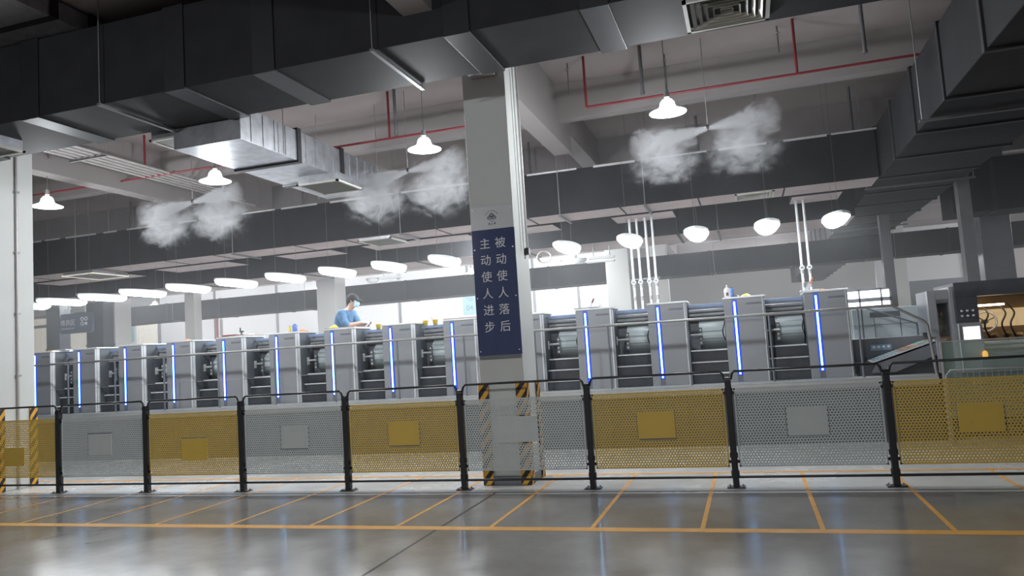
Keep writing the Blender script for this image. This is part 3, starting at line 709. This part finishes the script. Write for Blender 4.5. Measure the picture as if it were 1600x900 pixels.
# ------------------------------------------------------------------ ducts
def duct_x(name, label, x0, x1, y0, y1, z0, z1, bands, m=M_duct, mu=None, rods=(), bw=.09, group='air ducts under the ceiling', tape=False):
    t = thing(name, label, 'air duct', (0, 0, 0), group)
    b = MB().box(x0, x1, y0, y1, z0, z1, 0)
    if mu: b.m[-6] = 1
    b.build('duct_body', [m, mu or m], t, bevel=.008)
    for x in bands: MB().box(x - bw/2, x + bw/2, y0 - .018, y1 + .018, z0 - .018, z1 + .012).build('flange_band', M_ductb if m is M_duct else m, t, bevel=.004)
    for x in rods:
        h = MB().box(x - .02, x + .02, y0 - .08, y1 + .08, z0 - .045, z0 - .02).build('hanger_bar', M_grey_pipe, t)
        for y in (y0 - .06, y1 + .06): MB().cyl((x, y, z0 - .03), (x, y, SLAB), .006, n=6).build('hanger_rod', M_rod, h)
    if tape:
        x = x0 + .2; k = 0; r = random.Random(3); tp = MB()
        while x < x1 - .6:
            L = .25 + .7 * r.random(); tp.box(x, x + L, y0 - .010, y0 - .004, z1 - .028 + .012 * r.random(), z1 + .012); x += L + .05 + .25 * r.random()
        tp.build('foil_tape', M_tape, t)
    return t
# near duct
D1 = duct_x('air_duct', 'big dark insulated duct crossing the top of the view, nearest of all', -12.5, 1.55, 6.40, 7.45, 4.50, 5.40,
       [-9.3, -7.55, -5.55, -4.45, -2.35, -1.05], rods=(-3.2, -6.5), bw=.26)
# middle duct over the press
D2 = duct_x('air_duct', 'long dark duct running above the press towers behind the mist', -16.5, 2.14, 12.72, 13.50, 3.83, 4.60,
       [], mu=M_under, rods=(-13.72, -9.7, -6.0, -2.95, -1.47), tape=True)
for x in (-15.2, -13.1, -11.4, -10.2, -8.3, -7.2, -5.3, -4.3, -3.55, -1.9, -.6, .75): MB().box(x - .012, x + .012, 12.717, 13.503, 3.822, 4.603).build('flange_band', M_duct, D2)
for x0, x1 in ((-15.9, -13.3), (-12.4, -10.5), (-9.3, -8.0), (-7.3, -5.0), (-4.2, -3.3), (-2.2, -1.1), (.9, 1.7)):
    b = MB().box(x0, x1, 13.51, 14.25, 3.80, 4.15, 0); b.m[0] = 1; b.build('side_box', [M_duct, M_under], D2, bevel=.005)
# lower run beyond it
D3 = duct_x('air_duct', 'second dark duct beyond the lamp row, partly behind the bright lamps', -22, 2.14, 15.6, 17.0, 3.66, 4.45,
       [-19, -16, -13, -10, -7, -4.5, -1.2, .6], mu=M_under, rods=(-14, -8, -5, -.4), bw=.05)
D4 = duct_x('air_duct', 'farthest dark duct, lower, crossing under the huge ribbed duct before the white back wall', -22.2, 7.0, 20.4, 21.3, 3.22, 3.79,
       [-20.5, -18.3, -16.2, -14, -11.8, -9.6, -7.4, -5.2, -3, -.8, 1.2, 3.0, 4.8], rods=(-18, -13, -7, -.7, 3.6), bw=.05)
# the big duct towards the back, right side
t = thing('air_duct', 'huge dark ribbed duct sweeping from the upper right towards the back wall', 'air duct', (0, 0, 0), 'air ducts under the ceiling')
b = MB().box(2.17, 3.56, 3.0, 38.2, 3.85, 4.65).build('duct_body', M_duct, t, bevel=.01)
y = 4.52
while y < 38:
    MB().box(2.145, 3.585, y - .035, y + .035, 3.825, 4.675).build('flange_band', M_ductb, t, bevel=.006); y += 1.40
for y in (5.2, 9.4, 13.6, 19.0, 24.0): 
    h = MB().box(2.05, 3.68, y - .02, y + .02, 3.795, 3.822).build('hanger_bar', M_grey_pipe, t)
    for x in (2.08, 3.65): MB().cyl((x, y, 3.8), (x, y, SLAB), .007, n=6).build('hanger_rod', M_rod, h)
# cross-over elbow to the right of it
duct_x('air_duct', 'dark duct crossing behind the grey steel post at the right edge', 3.9, 12, 16.0, 16.9, 3.55, 4.55, [4.6, 6.5, 8.5], bw=.07)
# vertical dark drops at left columns
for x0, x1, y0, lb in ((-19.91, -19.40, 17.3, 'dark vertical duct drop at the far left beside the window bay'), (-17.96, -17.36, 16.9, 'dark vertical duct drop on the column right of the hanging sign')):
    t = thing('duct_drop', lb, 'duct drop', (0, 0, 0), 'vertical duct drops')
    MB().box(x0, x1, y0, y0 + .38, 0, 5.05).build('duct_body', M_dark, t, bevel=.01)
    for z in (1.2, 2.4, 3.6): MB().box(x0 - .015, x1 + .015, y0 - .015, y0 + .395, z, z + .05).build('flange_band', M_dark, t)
# galvanised branch
t = thing('air_duct', 'bright galvanised branch duct running back from the near dark duct', 'air duct', (0, 0, 0), 'air ducts under the ceiling')
MB().box(-6.55, -5.58, 7.50, 11.05, 4.25, 4.67).build('duct_body', M_galv, t, bevel=.004)
for y in (8.72, 9.86): MB().box(-6.58, -5.555, y - .045, y + .045, 4.225, 4.70).build('flange_band', M_ductb, t)
for k in range(14): MB().box(-5.58, -5.572, 7.7 + .24 * k, 7.712 + .24 * k, 4.26, 4.66).build('sheet_crease', M_galv, t)
for y in (8.3, 10.9):
    for x in (-6.62, -5.52): MB().cyl((x, y, 4.24), (x, y, SLAB), .006, n=6).build('hanger_rod', M_rod, t)
t = thing('air_duct', 'galvanised duct stub above the near dark duct at the upper left corner', 'air duct', (0, 0, 0), 'air ducts under the ceiling')
MB().box(-9.6, -6.86, 4.4, 6.95, 5.42, 5.63).build('duct_body', M_galv, t, bevel=.004)
for y in (4.9, 5.5, 6.1, 6.6): MB().box(-9.62, -6.84, y - .05, y + .05, 5.418, 5.645).build('flange_band', M_ductb, t)

# diffusers
def diffuser(label, x0, x1, y0, y1, z, m=None, vanes=False, box=None):
    m = m or M_under
    t = thing('air_diffuser', label, 'air diffuser', ((x0+x1)/2, (y0+y1)/2, z), 'square air diffusers'); w, d = (x1-x0)/2, (y1-y0)/2
    fr = MB(); e = .035
    for a in ((-w, w, -d, -d+e), (-w, w, d-e, d), (-w, -w+e, -d, d), (w-e, w, -d, d)): fr.box(a[0], a[1], a[2], a[3], -.012, .012)
    fr.build('frame', m, t)
    if vanes:
        for k in range(1, 6):
            s = 1 - k * .17; v = MB(); ww, dd = w * s, d * s
            for a, bb in (((-ww, -dd), (ww, -dd)), ((ww, -dd), (ww, dd)), ((ww, dd), (-ww, dd)), ((-ww, dd), (-ww, -dd))):
                g = .86; v.add([(a[0], a[1], -.012), (bb[0], bb[1], -.012), (bb[0]*g, bb[1]*g, .03), (a[0]*g, a[1]*g, .03)], [(0, 1, 2, 3)])
            v.build('vane', m, t)
        MB().box(-w + e, w - e, -d + e, d - e, .032, .04).build('back_plate', M_mid, t)
    else:
        MB().box(-w + e, w - e, -d + e, d - e, 0, .008).build('filter_mesh', mat('filter_grey', (.16, .155, .145), .9, var=.2, scale=60), t)
    if box: MB().box(-w + .02, w - .02, -d + .02, d - .02, .012, box).build('plenum_box', M_duct if vanes else M_galv, t)
    return t
M_cream_f = mat('diffuser_cream', (.50, .49, .44), .5)
diffuser('large cream diffuser with stepped vanes under the near dark duct', -.31, .44, 6.62, 7.33, 4.478, M_cream_f, True)
diffuser('square grey filter diffuser behind the near dark duct at left', -6.98, -6.26, 7.56, 8.26, 4.44, M_cream_f, box=.20)
diffuser('grey filter diffuser under the galvanised branch duct', -6.10, -5.42, 9.45, 10.2, 4.12, M_cream_f, box=.13)
diffuser('pale diffuser at the left edge beneath the near dark duct', -9.15, -8.35, 6.55, 7.0, 4.36, M_cream_f, box=.14)
diffuser('small louvred cream diffuser on the middle duct right of centre', -.02, .60, 12.74, 13.30, 3.815, M_cream_f, True)
diffuser('yellowish diffuser plate on the middle duct above the hanging sign', -14.05, -13.2, 12.6, 13.6, 3.74, M_cream, box=.08)
diffuser('cream framed diffuser on the middle duct above the worker', -6.95, -6.25, 12.75, 13.6, 3.78, M_cream_f, box=.05)

# ------------------------------------------------------------------ pipes
RY = 10.45; RZ = 4.92
def redpipe(x0, x1, risers, label):
    t = thing('sprinkler_pipe', label, 'sprinkler pipe', (0, 0, 0), 'red sprinkler pipes')
    MB().tube([(x0, RY, RZ), (x1, RY, RZ)], .017, 10).build('main_run', M_red, t)
    for x in risers:
        r = MB().tube([(x, RY, RZ), (x, RY, SLAB)], .019, 10).build('riser', M_red, t)
    return t
redpipe(-1.93, 2.7, (-1.93, .91), 'red sprinkler pipe right of the central column')
redpipe(-15, -2.95, (-9.75, -5.05), 'red sprinkler pipe left of the central column')
for i, (x, y, z, lb) in enumerate(((-4.92, 10.41, 4.95, 'left of the central column'), (-1.12, 10.43, 4.98, 'right of the central column'), (1.71, 10.23, 4.98, 'near the big ribbed duct'),
        (-9.2, 14.5, 4.7, 'beyond the left lamp'), (-3.9, 14.4, 4.8, 'in the second bay beside the column'), (-.6, 14.3, 4.8, 'in the second bay behind the right lamp'), (2.0, 13.9, 4.9, 'in the second bay by the ribbed duct'), (-13.9, 14.4, 4.8, 'in the second bay over the hanging sign'), (-12.1, 14.4, 4.8, 'in the second bay at left'))):
    t = thing('ceiling_drop_pipe', 'dark grey vertical pipe hanging from the ceiling ' + lb, 'pipe', (x, y, 0), 'vertical drop pipes')
    MB().cyl((0, 0, z), (0, 0, SLAB), .026, n=10).build('tube', M_grey_pipe, t)
    MB().cyl((0, 0, z - .01), (0, 0, z + .03), .034, n=10).build('end_cap', M_grey_pipe, t)
for i, (x, y, z, lb) in enumerate(((-.82, 10.9, 5.1, 'above the right bright lamp'), (-3.9, 10.9, 5.1, 'above the lamp left of the central column'), (-2.2, 10.6, 5.2, 'just right of the main beam'), (.72, 10.6, 5.3, 'beside the red riser'))):
    t = thing('fire_sprinkler', 'small ceiling sprinkler head ' + lb, 'sprinkler', (x, y, 0), 'sprinkler heads')
    MB().cyl((0, 0, z), (0, 0, SLAB), .010, n=8).build('drop_tube', M_grey_pipe, t)
    MB().lathe([(0, 0), (.035, 0), (.035, .006), (.012, .012), (.012, .04), (0, .04)], n=12).build('head', M_rod, t, loc=(0, 0, SLAB - .10))
# conduits towards the back at left
for k in range(5):
    x = -9.75 + .13 * k
    t = thing('ceiling_conduit', 'grey ceiling conduit running back at left, %s of five parallel ones' % ['outermost left', 'second from left', 'middle', 'second from right', 'outermost right'][k], 'conduit', (0, 0, 0), 'parallel conduits beside the left beam')
    MB().tube([(x, 4.0, 4.93), (x, 13.5 - .5 * k, 4.93)], .022, 8).build('tube', M_lpipe, t)
    for y in (5.5, 8.0, 10.5): MB().box(x - .03, x + .03, y, y + .03, 4.955, 4.985).build('clip', M_rod, t)
t = thing('conduit_trapeze', 'steel trapeze hanger carrying the parallel conduits', 'hanger', (0, 0, 0))
MB().box(-9.85, -9.13, 9.0, 9.04, 4.88, 4.905).build('bar', M_rod, t)
for x in (-9.83, -9.15): MB().cyl((x, 9.02, 4.89), (x, 9.02, SLAB), .006, n=6).build('hanger_rod', M_rod, t)
# silver press supply pipes with valves
for i, (x, lb) in enumerate(((-1.93, 'outermost left of the four beside the far column'), (-1.80, 'second from left of the four beside the far column'), (-1.64, 'third from left of the four beside the far column'), (-1.52, 'right one of the four beside the far column'),
                             (.98, 'left one of the pair above the last tower'), (1.10, 'right one of the pair above the last tower'))):
    t = thing('supply_pipe', 'silver vertical supply pipe, ' + lb, 'pipe', (x, 13.9, 0), 'silver supply pipes')
    MB().cyl((0, 0, .85), (0, 0, 4.45), .022, n=12).build('tube', M_trim, t)
    v = MB().cyl((0, -.05, 2.62), (0, .02, 2.62), .042, n=16).build('ball_valve', M_white, t)
    MB().box(-.025, .025, -.06, -.05, 2.60, 2.64).build('valve_mark', M_mid, v)
    MB().cyl((0, 0, 2.52), (0, 0, 2.58), .032, n=12).build('coupling', M_rod, t)
    MB().cyl((0, 0, 2.28), (0, 0, 2.36), .030, n=12).build('coupling', M_rod, t)
t = thing('pipe_clamp_bar', 'steel clamp bar holding the four silver supply pipes', 'bracket', (-1.72, 13.9, 2.66))
MB().box(-.27, .27, .025, .05, 0, .03).build('bar', M_mid, t)
# wall pipe red at far left
pipe('fire_pipe', [(-22.9, 28.6, 0), (-22.9, 28.6, 3.8)], .08, M_red, 'red vertical pipe on the far wall beside the 03 sign', 'pipe')

# ------------------------------------------------------------------ lamps
def dome_lamp():
    t = thing('dome_lamp', '', 'ceiling lamp', (0, 0, 0), 'hanging dome lamps')
    MB().lathe([(.03, .17), (.06, .160), (.085, .13), (.095, .09), (.11, .058), (.17, .028), (.225, .004), (.222, 0), (.165, .018), (.10, .04), (.05, .06), (0, .07)], n=28).build('shade', M_shade, t)
    MB().lathe([(0, -.035), (.035, -.03), (.055, 0), (.05, .04), (.03, .08), (0, .09)], n=20).build('bulb', M_bulb, t)
    MB().cyl((0, 0, .19), (0, 0, .27), .035, .03, n=14).build('housing', M_rod, t)
    MB().cyl((0, 0, .27), (0, 0, SLAB - 4.27), .005, n=6).build('cord', M_grey_pipe, t)
    return t
ld = bpy.data.lights.new('dome_light', 'POINT'); ld.energy = DOME_WATT; ld.shadow_soft_size = .12; ld.color = (.93, .97, 1.0)
ldf = bpy.data.lights.new('far_fill_light', 'POINT'); ldf.energy = DOME_WATT * 1.5; ldf.shadow_soft_size = .15; ldf.color = (.97, .98, 1.0)  # stronger point light for the added far fill rows
def lamp_light(parent, z=-.10):
    o = bpy.data.objects.new('bulb_glow', ldf if z < -.1005 else ld); COL.objects.link(o); o.parent = parent; o.location = (0, 0, z)
dl = dome_lamp()
DL = [(-10.55, 'beside the left column, partly hidden'), (-7.27, 'below the galvanised branch duct'), (-3.92, 'just left of the central column'), (-.70, 'right of the central column above the mist')]
for i, (x, lb) in enumerate(DL):
    if i == 0: d = dl; d.location = (x + .1, 9.13, 4.27); d['label'] = 'hanging white dome lamp ' + lb
    else: d = dup(dl, (x, 9.15, 4.27), 'lit white dome lamp ' + lb)
for d in [o for o in COL.objects if o.get('group') == 'hanging dome lamps']: lamp_light(d)
# extra dome rows added behind the camera and far back for fill light
for i, (x, y, lb) in enumerate(((-7.3, -.5, 'left, behind the viewer'), (-.7, -.5, 'right, behind the viewer'), (-15, 24.5, 'far behind the press at left'), (-9, 24.5, 'far behind the press, left of centre'), (-6, 25.5, 'far behind the press, right of centre'), (9.5, 24, 'far behind the ribbed duct'), (.6, 31, 'far back before the end wall'), (10, 33, 'far back at the right'), (-23, 25, 'far back before the glazed bay'))):
    d = dup(dl, (x, y, 4.27), 'added fill dome lamp ' + lb); lamp_light(d, z=-.10 if y < 0 else -.101)
for i, (x, y, z, lb) in enumerate(((-.66, 16.9, 4.10, 'above the middle duct at right'), (-5.2, 14.9, 3.93, 'above the lamp row left of the slogan board'), (-18.6, 18.4, 4.2, 'at the far left beside the column'), (-3.9, 17.1, 4.0, 'just right of the central column in the far row'))):
    d = thing('dome_lamp', 'small white dome lamp ' + lb, 'ceiling lamp', (x, y, z), 'far dome lamps')
    MB().lathe([(.03, .17), (.05, .10), (.12, .05), (.21, 0), (.205, 0), (.11, .04), (0, .08)], n=24).build('shade', M_white, d)
    MB().lathe([(0, -.01), (.03, 0), (.03, .05), (0, .07)], n=14).build('bulb', M_bulb, d)
    MB().cyl((0, 0, .17), (0, 0, SLAB - z), .005, n=6).build('cord', M_grey_pipe, d)
    o = bpy.data.objects.new('bulb_glow', ld); COL.objects.link(o); o.parent = d; o.location = (0, 0, -.08)
def led():
    t = thing('strip_lamp', '', 'ceiling lamp', (0, 0, 0), 'bright strip lamps above the press')
    n = 20; L, W = .64, .18
    def glare_outline(k, sc=1.0):  # lens shape and width stand in for glare around the lamp
        u = -1 + 2 * k / n; return u * L, W * sc * (1 - abs(u) ** 2.6) ** .75 + .02
    poly = [(glare_outline(k)[1], glare_outline(k)[0]) for k in range(n + 1)] + [(-glare_outline(k)[1], glare_outline(k)[0]) for k in range(n, -1, -1)]
    MB().prism(poly, 'z', .03, .075).build('housing', M_white, t, bevel=.008)
    b = MB(); vs = []; m = 8
    for k in range(n + 1):
        y, w_ = glare_outline(k, .98); w_ -= .008
        for j in range(m + 1):
            v = -1 + 2 * j / m; vs.append((v * w_, y, .03 - .085 * math.sqrt(max(0, 1 - v * v)) * min(1, w_ / .12)))
    b.add(vs, [(k*(m+1)+j, (k+1)*(m+1)+j, (k+1)*(m+1)+j+1, k*(m+1)+j+1) for k in range(n) for j in range(m)], smooth=True)
    b.build('diffuser', M_led, t)
    for y in (-.35, .35): MB().cyl((0, y, .075), (0, y, SLAB - 3.2), .0025, n=5).build('hanger_wire', M_grey_pipe, t)
    return t
l0 = led()
LX = [-15.4, -14.3, -13.15, -12.06, -10.88, -9.70, -8.54, -7.38, -6.28, -5.15, -4.0, -2.85, -1.76, -.67, .43, 1.45]
lw = ['farthest left, cut off by the left column', 'above the space left of the hanging sign', 'above the hanging sign', 'right of the hanging sign', 'above the third tower', 'above the fourth tower', 'above the fifth tower', 'above the sixth tower', 'above the left of the worker',
      'above and right of the worker', 'hidden behind the central column', 'immediately right of the central column', 'in front of the four silver pipes', 'third from the right end', 'second from the right end', 'at the right end near the ribbed duct']
lw[9] = 'immediately left of the slogan board'; lw[8] = 'above and right of the worker'; lw[7] = 'directly above the worker'
for i, x in enumerate(LX):
    lab = 'bright white strip lamp ' + lw[i]; loc = (x, 12.62 + .02 * max(0, 12 - i), 3.2)
    if i == 0: l0.location = loc; l0['label'] = lab
    else: dup(l0, loc, lab)

t = thing('cable_coil', 'pale coil of cable hanging under the duct right of the central column', 'cable coil', (-4.08, 15.75, 3.49))
for k in range(3): MB().tube([((.16 - .012 * k) * math.cos(2*PI*i/24), .02 * k, (.13 - .01 * k) * math.sin(2*PI*i/24)) for i in range(24)], .012, 6, closed=True).build('cable_loop', M_lpipe, t)
MB().cyl((0, 0, .12), (0, 0, .175), .006, n=5).build('tie', M_rod, t)
for x, z, lb in ((-8.24, 3.35, 'behind the strip lamps above the worker'), (-3.3, 3.33, 'behind the strip lamp right of the central column')):
    t = thing('fan_coil_fitting', 'small white ceiling fitting with round body ' + lb, 'ceiling fitting', (x, 15.75, z), 'white fittings under the duct')
    MB().lathe([(0, -.06), (.10, -.055), (.15, 0), (.15, .05), (0, .06)], n=20).build('round_body', M_white, t)
    MB().box(.2, .75, -.04, .04, 0, .06).build('arm', M_white, t, bevel=.006)
    MB().box(.15, .75, -.05, .05, -.07, -.04).build('lower_tray', M_white, t, bevel=.004)
    for dx in (.3, .65): MB().cyl((dx, 0, .06), (dx, 0, 3.665 - z), .012, n=6).build('bracket', M_rod, t)
# ------------------------------------------------------------------ signs
t = thing('hanging_sign', 'dark blue hanging direction sign with white characters at far left', 'sign', (-17.33 - .0, 16.0, 0))
MB().prism([(-.56, 2.80), (-.50, 2.74), (.50, 2.74), (.56, 2.80), (.56, 3.22), (.50, 3.28), (-.50, 3.28), (-.56, 3.22)], 'y', -.04, .04).build('sign_panel', mat('sign_slate', (.085, .115, .17), .3), t)
text('维具区', .17, M_letter, t, (-.27, -.042, 3.03), name='lettering'); text('Maintenance area', .062, M_letter, t, (-.27, -.042, 2.88), name='lettering')
b = MB()
for cx, cz in ((.23, 3.11), (.36, 3.11), (.23, 2.98)): b.tube([(cx + .045*math.cos(2*PI*k/16), -.045, cz + .045*math.sin(2*PI*k/16)) for k in range(16)], .012, 6, closed=True)
b.box(.32, .40, -.05, -.04, 2.94, 3.02).build('tools_icon', M_letter, t)
for x in (-.3, .3): MB().cyl((x, 0, 3.28), (x, 0, SLAB), .012, n=6).build('hanger_rod', M_white, t)
def plate(x, num, label):
    t = thing('number_sign', label, 'sign', (x, 28.80, 0))
    MB().box(-.30, .30, -.03, 0, 3.06, 3.98).build('sign_panel', M_sky, t, bevel=.02)
    text(num, .30, M_skyt, t, (0, -.032, 3.34), name='number'); text('飞达', .18, M_skyt, t, (0, -.032, 3.68), name='lettering')
    MB().box(-.40, .40, .0, .07, 2.9, 4.1).build('backing', M_white, t)
plate(-10.72, '04', 'pale blue 04 sign on the back wall beside the slogan board')
plate(-28.0, '03', 'pale blue 03 sign on the far left wall')

# ------------------------------------------------------------------ misting nozzles and mist
def mist_mat(name, dens, seed, thr=.42, sc=2.4, jet=0):
    m = bpy.data.materials.new(name); m.use_nodes = True; nt = m.node_tree; nt.nodes.clear(); N = nt.nodes.new; Lk = nt.links.new
    out = N('ShaderNodeOutputMaterial'); pv = N('ShaderNodeVolumePrincipled'); Lk(pv.outputs[0], out.inputs['Volume'])
    pv.inputs['Color'].default_value = (.97, .98, 1, 1); pv.inputs['Anisotropy'].default_value = .1
    tc = N('ShaderNodeTexCoord')
    nz = N('ShaderNodeTexNoise'); nz.noise_dimensions = '4D'; nz.inputs['W'].default_value = seed; nz.inputs['Scale'].default_value = sc; nz.inputs['Detail'].default_value = 6; nz.inputs['Roughness'].default_value = .65; nz.inputs['Distortion'].default_value = 1.4
    Lk(tc.outputs['Object'], nz.inputs['Vector'])
    def math_(op, a, b_):
        q = N('ShaderNodeMath'); q.operation = op
        for i, v in enumerate((a, b_)):
            if isinstance(v, (int, float)): q.inputs[i].default_value = v
            else: Lk(v, q.inputs[i])
        return q.outputs[0]
    if jet:   # a cone opening away from the nozzle: local x runs -1 (nozzle) .. 1 (end)
        sp = N('ShaderNodeSeparateXYZ'); Lk(tc.outputs['Object'], sp.inputs[0])
        u = math_('MULTIPLY', math_('ADD', math_('MULTIPLY', sp.outputs['X'], jet), 1.0), .5)
        rad = math_('ADD', math_('MULTIPLY', u, .62), .10)
        rr = math_('SQRT', math_('ADD', math_('POWER', sp.outputs['Y'], 2.0), math_('POWER', sp.outputs['Z'], 2.0)), 0)
        q = math_('DIVIDE', rr, rad)
        wob = math_('MULTIPLY', math_('SUBTRACT', nz.outputs['Fac'], .5), math_('MULTIPLY', u, 4.6))
        q = math_('ADD', q, wob)
        f1 = N('ShaderNodeMapRange'); f1.inputs[1].default_value = 1.0; f1.inputs[2].default_value = .45; Lk(q, f1.inputs[0])
        f2 = N('ShaderNodeMapRange'); f2.inputs[1].default_value = 1.0; f2.inputs[2].default_value = .45; Lk(u, f2.inputs[0])
        core = math_('DIVIDE', .32, math_('ADD', u, .18))
        d = math_('MULTIPLY', math_('MULTIPLY', math_('MULTIPLY', f1.outputs[0], f2.outputs[0]), core), dens)
    else:
        gr = N('ShaderNodeVectorMath'); gr.operation = 'LENGTH'; Lk(tc.outputs['Object'], gr.inputs[0])
        n2 = math_('ADD', gr.outputs['Value'], math_('MULTIPLY', math_('SUBTRACT', nz.outputs['Fac'], .5), 2.6))
        f1 = N('ShaderNodeMapRange'); f1.interpolation_type = 'SMOOTHSTEP'; f1.inputs[1].default_value = .75; f1.inputs[2].default_value = .05; Lk(n2, f1.inputs[0])
        f2 = N('ShaderNodeMapRange'); f2.inputs[1].default_value = 1.0; f2.inputs[2].default_value = .6; Lk(gr.outputs['Value'], f2.inputs[0])
        d = math_('MULTIPLY', math_('MULTIPLY', f1.outputs[0], f2.outputs[0]), dens)
    Lk(d, pv.inputs['Density']); return m
def puff(c, s, rot, m, label):
    bm = bmesh.new(); bmesh.ops.create_icosphere(bm, subdivisions=3, radius=1); me = bpy.data.meshes.new('mist_cloud'); bm.to_mesh(me); bm.free()
    me.materials.append(m); o = bpy.data.objects.new('mist_cloud', me); COL.objects.link(o)
    o.location = c; o.scale = s; o.rotation_euler = rot; tag(o, label, 'mist', 'white mist clouds', 'stuff')
MY = 10.55; MZ = 4.40
NZ = [(-.29, 'right of the central column'), (-4.82, 'left of the central column'), (-8.86, 'at far left over the press')]
for i, (x, lb) in enumerate(NZ):
    t = thing('mist_nozzle', 'small twin misting nozzle hanging ' + lb, 'mist nozzle', (x, MY, MZ), 'misting nozzles')
    MB().cyl((0, 0, .03), (0, 0, SLAB - MZ), .006, n=6).build('feed_rod', M_rod, t)
    MB().lathe([(0, -.02), (.02, -.015), (.026, .01), (.015, .04), (0, .045)], n=12).build('nozzle_body', M_black, t)
    for s in (-1, 1): MB().cyl((s * .015, 0, .0), (s * .05, 0, .012), .009, .006, n=8).build('jet_tip', M_trim, t)
    k = 1.0 if i == 0 else 1.0
    jl = mist_mat('mist_jet_left_%d' % i, 26.0, i * 3.1, 0, 2.3, -1); jr = mist_mat('mist_jet_right_%d' % i, 26.0, i * 3.1 + .8, 0, 2.3, 1)
    cl = mist_mat('mist_drift_%d' % i, 5.5, i * 3.1 + 1.7, 0, 2.0)
    puff((x - .56, MY, MZ - .08), (.56, .36, .36), (0, -.12, 0), jl, 'dense white mist jet blowing left from the nozzle ' + lb)
    puff((x + .50, MY, MZ + .04), (.50, .32, .32), (0, -.10, 0), jr, 'dense white mist jet blowing right from the nozzle ' + lb)
    puff((x - .62, MY + .1, MZ - .30), (.72, .40, .58), (0, 0, 0), cl, 'drifting mist cloud below left of the nozzle ' + lb)
    puff((x + .45, MY + .1, MZ - .28), (.75, .40, .60), (0, 0, 0), cl, 'drifting mist cloud below right of the nozzle ' + lb)

# thin haze from the misting hanging over the press aisle
hm = bpy.data.materials.new('thin_haze'); hm.use_nodes = True; nt = hm.node_tree; nt.nodes.clear()
o_ = nt.nodes.new('ShaderNodeOutputMaterial'); vs_ = nt.nodes.new('ShaderNodeVolumeScatter'); vs_.inputs['Density'].default_value = .016; vs_.inputs['Anisotropy'].default_value = .35; vs_.inputs['Color'].default_value = (.93, .96, 1, 1)
nt.links.new(vs_.outputs[0], o_.inputs['Volume'])
hz = MB().box(-24, 6.5, 9.6, 27.0, 1.9, 5.0).build('thin_haze', hm); tag(hz, 'thin bright haze hanging in the air over the whole press aisle', 'haze', None, 'stuff')
